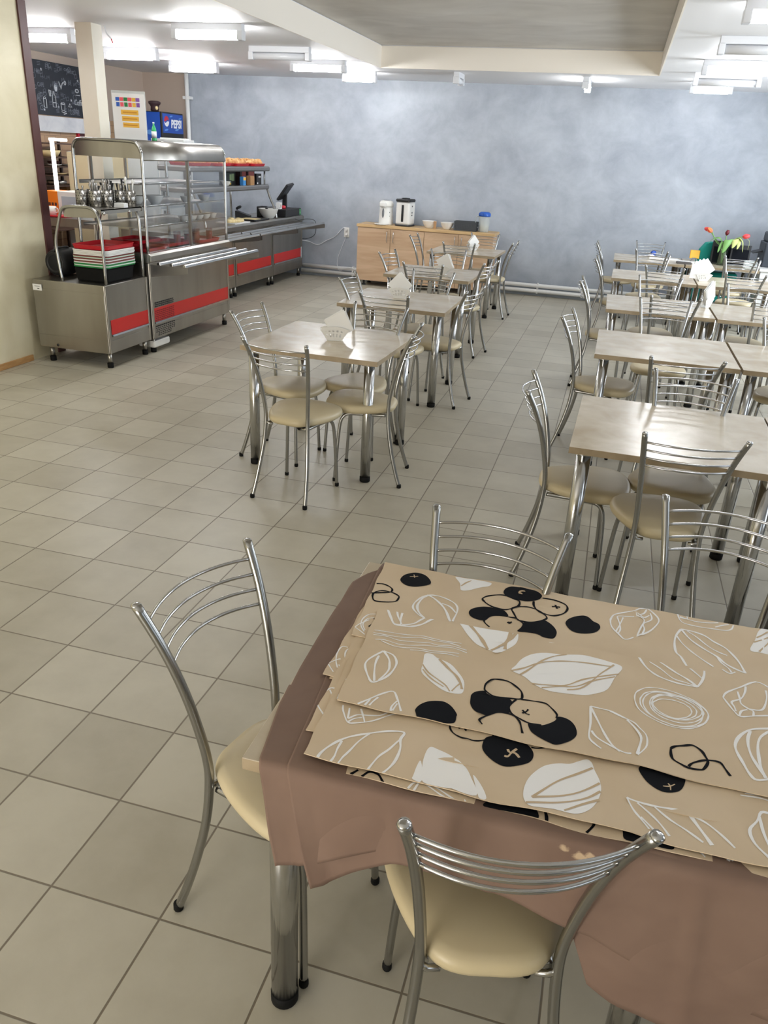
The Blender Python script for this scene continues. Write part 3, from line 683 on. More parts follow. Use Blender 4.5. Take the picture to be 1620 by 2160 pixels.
DECALS = [
('A','f','k',0,[(132,797),(132,825),(146,844),(164,853),(188,846),(208,820),(211,801),(196,785),(176,775),(153,777)]),
('A','l','b',1.6,[(149,825),(161,830)]),
('A','l','b',1.6,[(161,830),(157,839)]),
('A','l','b',1.6,[(161,830),(170,834)]),
('A','l','b',1.6,[(161,830),(163,823)]),
('A','l','k',3.4,[(78,755),(94,760),(112,755),(123,745),(124,732),(117,723),(101,714),(78,701)]),
('A','l','k',3.3,[(86,712),(98,724),(116,728),(132,726),(147,716),(150,704),(149,687),(134,676),(111,668),(97,669),(88,684),(84,698),(86,712)]),
('A','l','w',3.3,[(235,636),(220,644),(201,666),(195,685),(196,706),(205,731),(220,746),(244,752),(266,748),(287,737),(300,718),(306,685),(305,647)]),
('A','l','w',3.3,[(260,721),(282,714),(303,690)]),
('A','l','w',4.2,[(220,746),(207,723),(205,688),(217,657),(235,636)]),
('A','l','w',4.2,[(220,746),(238,735),(261,713),(283,682),(299,645)]),
('A','f','w',0,[(268,873),(291,875),(317,875),(356,869),(366,863),(359,847),(342,838),(326,825),(310,811),(293,809),(283,845)]),
('A','l','b',3.2,[(289,830),(299,851),(312,866)]),
('A','l','w',2.3,[(117,609),(101,600),(95,575),(101,547),(115,525)]),
('A','l','w',2.3,[(118,592),(105,579),(104,553),(116,531)]),
('A','l','w',2.2,[(91,533),(107,523),(119,514)]),
('A','l','w',2.2,[(90,535),(96,550),(111,578)]),
('A','l','k',4.0,[(120,548),(126,562),(126,578),(120,588)]),
('A','f','k',0,[(402,823),(403,847),(418,865),(442,868),(479,866),(496,853),(499,838),(490,819),(468,804),(444,802),(422,806)]),
('A','l','b',3.8,[(426,849),(440,838),(449,832)]),
('A','l','b',3.8,[(431,831),(442,845),(455,852)]),
('A','l','k',3.7,[(362,765),(357,778),(366,794),(386,808),(406,814),(425,807),(444,799),(451,786),(448,766),(432,752),(416,742),(389,744),(373,753),(362,765)]),
('A','l','k',3.7,[(482,810),(487,787),(501,765),(519,760),(539,762),(561,782),(568,802),(566,819),(555,831),(530,837),(501,834)]),
('A','l','k',3.7,[(530,803),(540,808),(550,809)]),
('A','l','k',3.7,[(537,815),(540,806),(545,800)]),
('A','f','k',0,[(332,705),(339,723),(363,738),(389,741),(413,739),(426,723),(426,714),(403,710),(387,700),(379,677),(359,675),(341,685)]),
('A','l','k',3.6,[(437,739),(434,752),(445,765),(471,776),(495,772),(514,758),(522,744),(516,730),(503,717),(484,704),(465,703),(450,708),(437,739)]),
('A','l','k',3.2,[(394,652),(381,666),(377,679),(387,700),(403,711),(429,712),(450,708),(469,693),(470,677),(462,657)]),
('A','l','k',4.1,[(431,685),(442,690)]),
('A','l','k',4.1,[(433,691),(439,682)]),
('A','f','k',0,[(469,699),(485,703),(503,717),(516,728),(534,717),(549,695),(552,674),(546,656),(524,651),(509,658),(484,657),(462,655),(470,677)]),
('A','f','k',0,[(568,738),(574,760),(590,779),(610,790),(624,785),(636,769),(649,760),(651,741),(638,717),(614,705),(592,705),(577,716)]),
('A','l','w',3.2,[(676,791),(682,819),(704,840),(729,857),(763,878),(780,860),(791,824),(777,777),(753,748),(733,732),(709,711),(693,733),(680,758),(676,791)]),
('A','l','w',2.6,[(692,807),(699,780),(700,755),(693,733)]),
('A','l','w',2.7,[(692,807),(694,818),(729,829),(754,848),(765,873)]),
('A','l','w',2.6,[(705,815),(700,777),(689,742)]),
('A','l','w',2.6,[(736,857),(739,835),(755,820),(753,790),(738,736)]),
('A','l','w',2.6,[(772,857),(773,824),(755,798),(758,772),(750,745)]),
('A','l','w',2.7,[(739,850),(754,830),(769,846)]),
('A','l','w',2.7,[(841,883),(846,844),(877,838),(913,839),(949,841),(965,853),(973,873)]),
('A','l','w',2.7,[(845,869),(879,861),(915,865),(938,873)]),
('A','l','w',2.7,[(863,886),(862,865),(844,864)]),
('A','l','w',2.7,[(926,849),(947,864),(962,872)]),
('A','l','w',3.8,[(844,806),(829,760),(823,725),(826,695),(838,678),(848,647)]),
('A','l','w',3.8,[(844,806),(870,808),(898,799),(919,777),(941,759),(954,735),(968,699),(977,667)]),
('A','l','w',3.8,[(844,806),(865,764),(890,736),(916,714),(934,691),(954,677),(977,667)]),
('A','l','w',2.8,[(858,804),(880,783),(903,750),(922,734),(941,726)]),
('A','l','w',2.8,[(832,770),(842,739),(859,714),(882,691),(908,667)]),
('A','l','w',2.7,[(916,714),(925,692),(941,672),(946,657)]),
('A','l','w',2.7,[(926,663),(941,651),(955,663)]),
('A','f','w',0,[(1025,855),(1042,881),(1055,883),(1063,879),(1046,761),(1037,763),(1019,767),(1000,770),(1012,813)]),
('A','l','b',3.4,[(1011,810),(1056,845)]),
('A','l','b',3.4,[(1019,832),(1060,872)]),
('A','l','b',3.3,[(1020,770),(1053,828)]),
('B','l','w',4.3,[(143,635),(157,603),(172,578),(189,579)]),
('B','l','w',4.3,[(173,576),(198,578),(219,586),(239,603),(254,625),(268,639)]),
('B','l','w',3.4,[(168,633),(175,610),(190,582)]),
('B','l','w',3.4,[(182,635),(183,602),(188,581)]),
('B','l','w',3.4,[(192,580),(217,597),(232,620),(243,635)]),
('B','l','w',1.9,[(139,533),(169,537),(207,543),(248,552),(277,547),(306,543),(344,546)]),
('B','l','w',1.9,[(140,521),(178,524),(211,530),(250,543),(287,538),(320,538),(346,533)]),
('B','l','w',1.9,[(142,513),(174,518),(201,514),(241,521),(273,526),(296,521),(322,528),(361,524)]),
('B','l','w',1.9,[(150,496),(173,502),(205,498),(232,503),(265,513),(298,515),(329,521),(363,514)]),
('B','l','w',1.9,[(164,496),(194,487),(221,489),(250,497),(283,494),(317,499),(346,504)]),
('B','l','w',1.9,[(236,485),(262,489),(290,487),(316,492),(346,491)]),
('B','f','w',0,[(324,641),(370,645),(423,648),(458,654),(465,639),(465,603),(456,571),(431,534),(414,540),(397,547),(376,557),(352,582),(334,612)]),
('B','l','b',5.6,[(344,641),(368,604),(387,574),(406,543)]),
('B','l','b',5.6,[(442,652),(447,627),(438,577),(414,541)]),
('B','l','b',5.6,[(464,644),(451,608),(440,583),(443,554)]),
('B','l','w',3.4,[(180,459),(166,430),(158,403),(161,381),(174,355),(189,339),(203,352),(218,381),(224,413),(219,435),(204,453),(180,459)]),
('B','l','w',3.3,[(177,438),(179,406),(184,371),(192,344)]),
('B','l','w',3.4,[(180,459),(200,437),(209,417),(212,391),(200,351)]),
('B','f','w',0,[(271,477),(286,482),(302,469),(334,457),(360,432),(374,413),(379,393),(377,365),(359,358),(339,360),(318,373),(299,390),(282,411),(277,441)]),
('B','l','b',2.5,[(278,437),(297,412),(321,394),(340,379),(351,362)]),
('B','l','b',2.6,[(283,420),(306,393),(336,373)]),
('B','l','b',2.5,[(370,398),(362,383),(355,365)]),
('B','l','b',4.1,[(306,466),(335,439),(357,420),(370,398),(375,379)]),
('B','l','w',2.9,[(182,259),(200,282),(222,312),(241,327),(256,307),(264,290),(272,267)]),
('B','l','w',2.9,[(218,298),(211,280),(206,264)]),
('B','l','w',2.9,[(197,261),(204,285)]),
('B','l','w',2.9,[(258,300),(251,278),(252,262)]),
('B','l','w',2.9,[(260,291),(255,265)]),
('B','f','k',0,[(302,268),(299,281),(305,299),(317,313),(334,321),(351,323),(368,313),(382,295),(383,285),(380,265),(353,256),(327,247),(310,248)]),
('B','f','k',0,[(397,353),(397,368),(406,381),(423,387),(429,377),(447,373),(473,380),(482,371),(477,349),(482,335),(461,326),(450,318),(440,307),(426,308),(412,317),(401,334)]),
('B','l','k',3.3,[(422,391),(423,411),(434,430),(445,436),(466,437),(484,428),(498,416),(502,401),(499,390),(480,383),(449,375),(431,380),(422,391)]),
('B','l','k',2.7,[(490,384),(482,369),(478,352),(485,336),(502,327),(521,320),(535,320),(549,321)]),
('B','l','k',2.7,[(499,389),(523,394),(549,395),(562,383),(574,364),(573,352)]),
('B','l','k',2.7,[(505,356),(513,348),(521,347)]),
('B','l','k',2.7,[(506,346),(513,354),(516,363)]),
('B','f','k',0,[(523,319),(535,318),(549,320),(562,330),(573,344),(575,356),(588,357),(603,349),(615,331),(619,308),(607,286),(583,269),(567,272),(546,283),(531,296)]),
('B','l','k',3.1,[(436,277),(429,286),(433,295),(445,311),(459,325),(480,331),(494,328),(505,318),(511,304),(516,283)]),
('B','l','w',3.1,[(642,411),(641,356),(643,313),(655,296),(667,286)]),
('B','l','w',3.1,[(642,411),(655,369),(667,340),(686,307),(702,288)]),
('B','l','w',3.0,[(645,334),(657,318),(682,303),(708,288),(723,287)]),
('B','l','w',2.5,[(642,411),(663,410),(680,409),(696,403),(712,393)]),
('B','l','w',2.3,[(681,407),(685,405),(704,396),(720,389),(736,371),(749,353),(752,323),(744,302),(734,287)]),
('B','l','w',3.7,[(714,390),(730,362),(740,341),(738,309),(734,287)]),
('B','f','w',0,[(466,481),(475,505),(487,536),(507,565),(535,582),(574,589),(613,599),(640,598),(671,593),(702,580),(692,540),(673,485),(645,458),(621,445),(572,440),(542,443),(516,455),(494,471)]),
('B','l','b',3.0,[(467,480),(491,500),(514,524),(538,545),(576,561),(628,570),(679,574)]),
('B','l','b',3.0,[(486,473),(510,511),(530,547),(552,574),(579,591)]),
('B','l','b',2.9,[(516,453),(546,461),(583,470),(618,500),(655,524),(697,548)]),
('B','l','b',2.9,[(537,447),(571,463),(607,474),(643,505),(690,535)]),
('B','l','b',2.9,[(684,583),(662,543),(641,504),(615,468),(589,455)]),
('B','f','w',0,[(527,645),(545,650),(570,656),(577,672),(596,676),(621,670),(636,657),(616,650),(590,639),(560,632),(539,629)]),
('B','l','w',3.6,[(735,663),(743,628),(754,598),(771,578),(793,568),(827,562),(862,562)]),
('B','l','w',3.6,[(746,665),(773,643),(795,625),(820,601),(841,585),(862,562)]),
('B','l','w',3.6,[(858,710),(871,669),(882,665),(883,628),(874,593),(862,562)]),
('B','l','w',2.6,[(764,622),(785,605),(810,578),(836,571),(857,565)]),
('B','l','w',2.7,[(746,665),(763,687),(774,682),(784,666)]),
('B','l','w',2.7,[(760,681),(771,657),(789,635)]),
('B','l','w',2.7,[(815,666),(841,646),(857,623),(874,595)]),
('B','l','w',2.0,[(747,424),(737,435),(731,448),(728,461),(728,475),(732,488),(740,500),(751,511),(764,519),(780,524),(796,526),(813,525),(829,520),(844,513),(856,504),(865,492),(872,480),(875,466),(874,453),(870,440),(862,429),(852,419),(840,411),(826,406),(810,403),(795,403),(779,406),(765,412),(752,420),(741,430)]),
('B','l','w',2.0,[(740,455),(739,467),(742,478),(748,490),(757,499),(769,507),(783,513),(797,516),(813,516),(828,514),(842,509),(854,501),(863,492),(870,482),(874,470),(874,458),(871,447),(866,436),(857,427),(846,419),(834,414),(820,410),(806,409),(791,411),(778,414),(765,421),(755,429),(747,439),(741,450),(739,462)]),
('B','l','w',2.0,[(857,486),(862,475),(864,464),(863,452),(860,441),(854,431),(846,423),(835,416),(824,412),(811,409),(799,409),(786,412),(774,416),(764,423),(756,432),(750,442),(746,453),(745,465),(748,477),(753,487),(761,497),(771,505),(783,510),(796,513),(809,513),(822,511),(835,506),(845,499),(854,490),(860,480)]),
('B','l','w',2.0,[(843,431),(833,426),(821,422),(810,421),(799,422),(788,424),(778,429),(770,436),(764,444),(760,453),(759,463),(760,473),(764,483),(771,492),(779,500),(789,506),(801,510),(813,512),(825,512),(836,509),(846,504),(854,498),(861,490),(864,480),(866,470),(864,460),(861,451),(855,442),(847,434),(837,428)]),
('B','l','w',2.0,[(818,431),(807,430),(796,430),(787,433),(778,437),(771,443),(766,450),(763,458),(763,467),(765,476),(769,484),(776,492),(784,499),(794,504),(805,508),(817,510),(828,509),(838,507),(847,503),(854,497),(860,490),(862,482),(863,473),(861,464),(857,456),(850,448),(842,441),(833,436),(823,432),(812,430)]),
('B','l','w',2.0,[(846,486),(850,479),(852,471),(851,463),(849,455),(844,449),(838,443),(831,438),(822,435),(813,433),(804,433),(795,435),(786,438),(778,443),(772,449),(767,456),(765,464),(764,472),(766,480),(770,487),(776,494),(783,499),(791,503),(801,505),(811,505),(820,503),(829,500),(837,495),(844,489),(848,482)]),
('B','l','w',2.0,[(805,493),(813,493),(821,491),(829,489),(834,484),(839,479),(841,473),(842,466),(841,460),(838,453),(834,447),(828,442),(820,437),(812,434),(804,432),(796,432),(788,433),(780,435),(774,439),(769,444),(766,450),(765,456),(765,463),(767,470),(772,476),(777,482),(784,487),(792,490),(801,492),(810,493)]),
('B','l','w',3.0,[(914,541),(922,562),(950,591),(991,625),(1017,606)]),
('B','l','w',2.9,[(914,541),(922,522),(930,500),(940,486),(969,498),(1005,509)]),
('B','l','w',2.9,[(944,574),(948,549),(950,532),(962,520),(971,514),(968,498)]),
('B','l','w',3.0,[(964,600),(959,575),(950,550),(931,532),(934,515),(934,501)]),
('B','l','w',3.0,[(1005,596),(1003,565),(996,534),(985,521),(962,520)]),
('B','l','w',2.9,[(938,487),(946,506),(960,516)]),
('B','l','w',4.2,[(998,464),(968,455),(950,443),(932,417),(920,387),(920,363),(928,336),(937,310),(948,296),(974,306)]),
('B','l','w',4.1,[(955,444),(948,413),(945,371),(952,341),(965,306)]),
('B','l','w',4.1,[(997,459),(974,431),(963,393),(958,355),(960,329),(965,306)]),
('B','l','k',3.7,[(796,332),(803,341),(819,350),(836,358),(851,348),(859,333),(864,317),(856,297),(848,292),(828,290),(814,295),(801,302),(797,314),(796,332)]),
('B','l','k',3.4,[(828,294),(836,306),(854,319),(869,324),(886,323),(895,307),(902,291)]),
('C','l','w',2.6,[(154,256),(159,238),(178,210),(196,214),(222,227),(245,247),(265,263)]),
('C','l','w',2.6,[(169,253),(174,220)]),
('C','l','w',2.6,[(175,220),(189,238),(212,243),(235,249),(250,266)]),
('C','l','w',2.6,[(192,259),(209,221)]),
('C','l','w',2.6,[(178,210),(186,224),(200,233)]),
('C','l','k',2.6,[(378,282),(374,271),(376,253),(384,241),(399,234),(418,233),(433,237),(446,245)]),
('C','l','k',2.6,[(392,258),(401,263),(413,266)]),
('C','l','k',2.6,[(400,267),(404,261),(408,255)]),
('C','l','k',2.6,[(458,285),(462,263)]),
('C','l','k',2.6,[(492,284),(493,272)]),
('C','l','k',2.5,[(536,253),(549,254),(564,263),(585,284)]),
('C','f','k',0,[(443,233),(447,251),(459,262),(477,270),(499,274),(518,266),(533,254),(541,236),(538,215),(524,201),(498,188),(479,191),(459,203),(446,217)]),
('C','l','b',3.2,[(488,216),(495,217),(500,229),(509,242)]),
('C','l','b',3.2,[(492,236),(496,229),(507,229),(516,219)]),
('C','f','k',0,[(736,255),(743,271),(754,284),(769,289),(790,290),(808,279),(820,265),(818,251),(809,231),(797,220),(779,214),(762,218),(746,231)]),
('C','l','b',1.9,[(777,229),(789,233),(799,242)]),
('C','l','b',1.9,[(787,240),(790,233),(790,223)]),
('C','l','w',2.5,[(890,269),(922,272),(970,273)]),
('C','l','w',2.5,[(910,276),(935,279),(971,285)]),
('C','l','w',2.5,[(914,251),(945,253),(966,249)]),
('C','l','w',2.5,[(923,258),(968,263)]),
('C','l','w',3.1,[(716,170),(726,147),(736,132),(750,113)]),
('C','l','w',3.2,[(716,170),(746,170),(776,174),(801,177),(823,172),(849,160),(871,140),(889,118)]),
('C','l','w',3.1,[(734,167),(756,149),(770,133),(783,111)]),
('C','l','w',3.1,[(764,170),(788,150),(813,134),(838,114)]),
('C','l','w',3.1,[(738,135),(762,110)]),
('C','l','w',4.7,[(823,172),(836,145),(852,112)]),
('C','l','w',3.7,[(961,217),(944,217),(935,192),(921,167),(924,138),(941,112)]),
('C','l','w',3.6,[(940,205),(943,171),(948,126)]),
('C','f','w',0,[(534,127),(538,155),(548,184),(564,210),(588,225),(609,231),(625,243),(641,253),(650,245),(655,225),(667,197),(671,172),(663,143),(647,118),(625,103),(590,102),(552,97),(538,108)]),
('C','l','b',3.3,[(651,231),(622,205),(597,181),(573,150),(550,120)]),
('C','l','b',3.2,[(667,193),(649,174),(624,154),(587,134),(550,120)]),
('C','l','b',3.2,[(670,172),(650,152),(621,134),(584,116),(541,104)]),
('C','l','b',3.2,[(668,150),(638,131),(607,105)]),
('C','f','w',0,[(351,187),(369,185),(396,176),(423,159),(432,149),(440,133),(455,97),(410,94),(358,94),(348,127),(347,159)]),
('C','f','w',0,[(343,145),(337,128),(336,104),(337,96),(354,96)]),
('C','f','w',0,[(442,142),(457,127),(473,97),(459,95)]),
('C','l','w',3.6,[(159,80),(158,104),(167,131),(184,157),(204,175),(233,190),(262,203),(292,209),(292,188),(299,163),(297,135),(290,110),(281,89)]),
('C','l','w',2.9,[(187,155),(184,130),(185,107),(183,80)]),
('C','l','w',2.9,[(231,188),(218,162),(207,131),(200,109),(198,82)]),
('C','l','w',2.9,[(292,188),(280,156),(264,131),(257,108),(254,88)]),
('F','l','k',4.0,[(226,79),(237,93)]),
('F','l','k',4.0,[(247,79),(259,95),(276,93),(288,77)]),
('F','l','k',3.9,[(573,113),(580,94),(581,78)]),
('F','l','w',2.6,[(335,80),(342,96),(353,105)]),
('F','l','w',2.6,[(346,78),(353,105)]),
('F','l','w',2.6,[(361,104),(387,86),(402,77)]),
('F','l','w',2.6,[(369,107),(397,90),(421,76)]),
('F','l','w',2.6,[(420,109),(439,78)]),
('F','f','k',0,[(471,80),(478,95),(494,108),(522,116),(543,112),(560,104),(567,79),(540,73),(502,74)]),
('F','l','k',3.8,[(660,114),(662,102),(649,81)]),
('F','f','k',0,[(709,108),(712,119),(751,122),(794,123),(794,96),(788,84),(755,83),(714,81),(710,98)]),
('F','l','w',2.5,[(824,123),(835,94)]),
('F','l','w',2.5,[(844,123),(837,91)]),
('F','l','w',2.5,[(835,94),(842,84)]),
('F','l','w',2.5,[(886,122),(878,89)]),
('F','l','w',2.5,[(896,119),(880,90),(869,84)]),
('F','l','w',2.5,[(905,117),(885,92)]),
('D','l','w',2.4,[(96,462),(82,459),(78,433),(88,403),(101,380)]),
('D','l','w',2.3,[(77,385),(97,360)]),
('D','l','w',2.3,[(75,387),(86,407),(94,415)]),
('G','l','w',2.4,[(115,462),(100,449),(102,421),(118,385)]),
('G','l','w',2.3,[(96,386),(120,358)]),
('E','l','w',2.7,[(101,284),(109,304),(124,303)]),
('E','l','w',2.7,[(109,298),(127,273)]),
('E','l','w',2.6,[(103,246),(126,217)]),
('C','l','w',2.7,[(131,339),(137,311),(137,270)])]
# printed runners: left edge (x at back, x at front), back y, front y, base z
RUN = {
 'F': (2.700, 2.717, -1.66, -2.021, .7440, 'lowest printed beige runner peeking out under the front edge of the stack'),
 'D': (2.577, 2.577, -1.40, -1.756, .7455, 'printed beige runner reaching farthest left in the middle of the stack'),
 'G': (2.600, 2.596, -1.41, -1.766, .7472, 'printed beige runner with a scribble corner showing left of the middle runner'),
 'E': (2.600, 2.607, -1.56, -1.934, .7490, 'printed beige runner showing only its left corner above the front runner'),
 'C': (2.612, 2.630, -1.64, -2.008, .7515, 'front printed beige runner of the stack with a large white leaf at its left corner'),
 'A': (2.567, 2.589, -1.222, -1.596, .7510, 'rear printed beige runner along the far table edge with black berries'),
 'B': (2.620, 2.638, -1.470, -1.842, .7575, 'topmost printed beige runner across the middle of the stack'),
}
GRID = 0.02
def runner(key):
    xb, xf, yb, yf, z0, label = RUN[key]; x1 = 4.02; kk = ord(key)
    def place(x, y, dz):
        # gentle wave of the hems, small wrinkles, pressed fold lines
        y2 = y+0.0028*math.sin(x*19+kk)+0.0016*math.sin(x*43+kk*2)
        x2 = x+0.0016*math.sin(y*55+kk)
        z = z0+wav(x, y, kk)*0.8
        for fx in (2.93, 3.23, 3.53): z += 0.0022*math.exp(-((x-fx-0.02*math.sin(kk))/0.007)**2)
        fr = max(0.0, (yf+0.05-y)/0.05)
        z += 0.0034*fr*max(0, math.sin(x*15+kk*1.3))-0.0006*fr
        return (x2, y2, z+dz)
    def xl(y): return xb+(xf-xb)*(yb-y)/(yb-yf)
    v1 = (Vector((xf, yf, 0))-Vector((xb, yb, 0))).normalized(); nl = Vector((v1.y, -v1.x, 0))   # points left/out
    if nl.x > 0: nl = -nl
    def clip(bm):
        for co_, no in (((xb, yb, 0), nl), ((0, yb, 0), Vector((0, 1, 0))), ((0, yf, 0), Vector((0, -1, 0))), ((x1, 0, 0), Vector((1, 0, 0)))):
            bmesh.ops.bisect_plane(bm, geom=bm.verts[:]+bm.edges[:]+bm.faces[:], dist=1e-6, plane_co=co_, plane_no=no, clear_outer=True)
    def grid_cut(bm):
        x = math.floor(2.5/GRID)*GRID
        if not bm.verts: return
        xa = min(v.co.x for v in bm.verts); xz = max(v.co.x for v in bm.verts)
        while x < xz:
            if x > xa: bmesh.ops.bisect_plane(bm, geom=bm.verts[:]+bm.edges[:]+bm.faces[:], dist=1e-7, plane_co=(x, 0, 0), plane_no=(1, 0, 0))
            x += GRID
        y = math.floor(yf/GRID)*GRID
        while y < yb:
            bmesh.ops.bisect_plane(bm, geom=bm.verts[:]+bm.edges[:]+bm.faces[:], dist=1e-7, plane_co=(0, y, 0), plane_no=(0, 1, 0))
            y += GRID
    out = MB()
    def flush(bm, mi, dz):
        clip(bm); grid_cut(bm)
        bm.verts.ensure_lookup_table(); bm.verts.index_update()
        out.add([place(v.co.x, v.co.y, dz) for v in bm.verts], [[v.index for v in (f.verts if f.normal.z >= 0 else reversed(f.verts[:]))] for f in bm.faces], mi, True)
        bm.free()
    bm = bmesh.new()
    bm.faces.new([bm.verts.new(p) for p in ((xl(yf)-0.02, yf-0.01, 0), (x1+0.01, yf-0.01, 0), (x1+0.01, yb+0.01, 0), (xb-0.02, yb+0.01, 0))])
    clip(bm); grid_cut(bm); bm.normal_update()
    bm.verts.ensure_lookup_table(); bm.verts.index_update()
    out.add([place(v.co.x, v.co.y, 0) for v in bm.verts], [[v.index for v in (f.verts if f.normal.z >= 0 else reversed(f.verts[:]))] for f in bm.faces], 0, True)
    for e in bm.edges:                                                   # hem thickness
        if len(e.link_faces) == 1:
            a, c_ = e.verts; pa, pc = place(a.co.x, a.co.y, 0), place(c_.co.x, c_.co.y, 0)
            out.add([pa, pc, (pc[0], pc[1], pc[2]-0.0018), (pa[0], pa[1], pa[2]-0.0018)], [(0, 1, 2, 3)], 0)
    bm.free()
    from mathutils.geometry import tessellate_polygon
    for pas in (0, 1):
        for lay, kind, col, w, pts in DECALS:
            if lay != key or (col == 'b') != bool(pas): continue
            P = [Vector((2.5+x/1000, -2.1+y/1000, 0)) for x, y in pts]
            mi = {'k': 1, 'w': 2, 'b': 3}[col]; bm = bmesh.new()
            if kind == 'f':
                S = catmull(P, 4, True); vs_ = [bm.verts.new(p) for p in S]
                for tri in tessellate_polygon([S]):
                    try: bm.faces.new([vs_[i] for i in tri])
                    except ValueError: pass
            else:
                S = catmull(P, 4, False) if len(P) > 2 else [P[0].lerp(P[1], k/4) for k in range(5)]
                w2 = w/2000
                lf = []; rg = []
                for i, p in enumerate(S):
                    d = (S[min(i+1, len(S)-1)]-S[max(i-1, 0)]); d = d.normalized() if d.length > 1e-9 else Vector((1, 0, 0))
                    nn = Vector((-d.y, d.x, 0)); ww = w2*1.38*(1.0+0.22*math.sin(i*0.7+p.x*40))
                    lf.append(bm.verts.new(p+nn*ww)); rg.append(bm.verts.new(p-nn*ww))
                for i in range(len(S)-1): bm.faces.new((rg[i], rg[i+1], lf[i+1], lf[i]))
            bm.normal_update()
            flush(bm, mi, 0.0005+0.0004*pas+(0.0002 if col == 'k' else 0))
    o = out.build('table_runner', [M_CLOTH, M_INK, M_INKW, M_INKB], fixn=False)
    return tag(o, label, 'table runner', 'printed beige runners stacked on the near table')
for key in 'FDGECAB': runner(key)
# ------------------------------------------------------------------ serving line
def feet(root, spots, h=0.135):
    for x, y in spots:
        l = MB().tube([(x, y, 0.03), (x, y, h)], 0.02, 12).build('leg', M_STEEL, root)
        MB().lathe([(0.024, 0), (0.026, 0.004), (0.026, 0.04), (0.021, 0.042)], 12, 0, (x, y, 0)).build('foot_cap', M_RUBBER, l)
def counter_unit(name, label, x0, x1, y0, y1, top, red, group, band=True):
    """steel base unit, customer side at x1; red = (ya, yb, za, zb)"""
    o = thing(name, label, 'counter', (0, 0, 0), 0, group)
    MB().box(x0, x1, y0, y1, 0.13, top).build('body', M_STEEL, o, bevel=0.006)
    b = MB(); b.box(x1, x1+0.004, y0+0.004, y1-0.004, 0.13, 0.235).build('kick_panel', M_STEEL, o, bevel=0.002)
    ya, yb, za, zb = red
    MB().box(x1, x1+0.003, ya, yb, za, zb).build('red_panel', M_RED, o)
    MB().prism([(x1, za-0.022), (x1+0.016, za-0.016), (x1+0.012, za-0.002), (x1, za)], ya, yb, 'y').build('trim_strip', M_CHROME, o)
    for y in (y0+0.003, y1-0.028): MB().box(x1, x1+0.008, y, y+0.025, 0.13, top-0.002).build('corner_strip', M_STEEL, o, bevel=0.002)
    feet(o, [(x0+0.08, y0+0.05), (x0+0.08, y1-0.05), (x1-0.04, y0+0.05), (x1-0.04, y1-0.05)])
    return o
GC = 'stainless steel serving line units'
# --- first unit: trays and cutlery
c1 = counter_unit('tray_counter', 'low steel counter nearest the camera carrying stacked trays and cutlery', -1.585, -0.900, 2.650, 3.300, 0.688, (2.698, 3.272, 0.285, 0.402), GC)
b = MB(); b.box(-1.57, -0.91, 2.6455, 2.65, 0.13, 0.235).box(-1.57, -0.91, 2.6475, 2.65, 0.245, 0.62)
b.build('side_panel', M_STEEL, c1, bevel=0.001)
s = MB().box(-1.578, -1.492, 2.6435, 2.6455, 0.60, 0.65).build('sticker', M_PAPER, c1)
MB().box(-1.535, -1.515, 2.6432, 2.6436, 0.612, 0.618).box(-1.56, -1.51, 2.6432, 2.6436, 0.632, 0.635).build('print', M_BLACK, s)
MB().lathe([(0.012, 0), (0.012, 0.002)], 12, 0, (0, 0, 0), axes((-1.40, 2.6455, 0.155), (1, 0, 0), (0, 0, 1), (0, -1, 0))).build('cable_hole', M_BLACK, c1)
sc = catmull([(-1.320, 0.688), (-1.345, 0.85), (-1.352, 1.02), (-1.30, 1.17), (-1.262, 1.245), (-1.20, 1.272), (-1.11, 1.278), (-1.02, 1.276), (-0.955, 1.255), (-0.925, 1.19), (-0.912, 1.08), (-0.912, 0.688)] and [(x, z, 0) for x, z in [(-1.320, 0.688), (-1.338, 0.85), (-1.342, 1.0), (-1.296, 1.15), (-1.262, 1.240), (-1.215, 1.270), (-1.11, 1.278), (-1.01, 1.277), (-0.955, 1.255), (-0.922, 1.19), (-0.912, 1.08), (-0.912, 0.688)]], 4)
for y in (2.70, 3.262):
    MB().tube([(p.x, y, p.y) for p in sc], 0.0125, 10).build('arch_tube', M_TUBE, c1)
sh = MB()
sh.box(-1.25, -0.905, 2.715, 3.305, 1.258, 1.266)
sh.prism([(-1.25, 1.258), (-0.905, 1.258), (-0.905, 1.25), (-0.925, 1.222), (-0.97, 1.20), (-1.25, 1.192)], 2.712, 2.716, 'y')
sh.box(-0.909, -0.905, 2.715, 3.305, 1.232, 1.266); sh.box(-1.25, -1.246, 2.715, 3.305, 1.195, 1.266)
sh.build('cutlery_shelf', M_STEEL, c1)
MB().sphere((-0.898, 2.74, 1.236), 0.012, 0.012, 0.012).sphere((-0.898, 3.10, 1.236), 0.012, 0.012, 0.012).build('shelf_bolt', M_CHROME, c1)
M_CUP = mat('cup_steel', (0.36, 0.35, 0.33, 1), 0.3, 1.0)
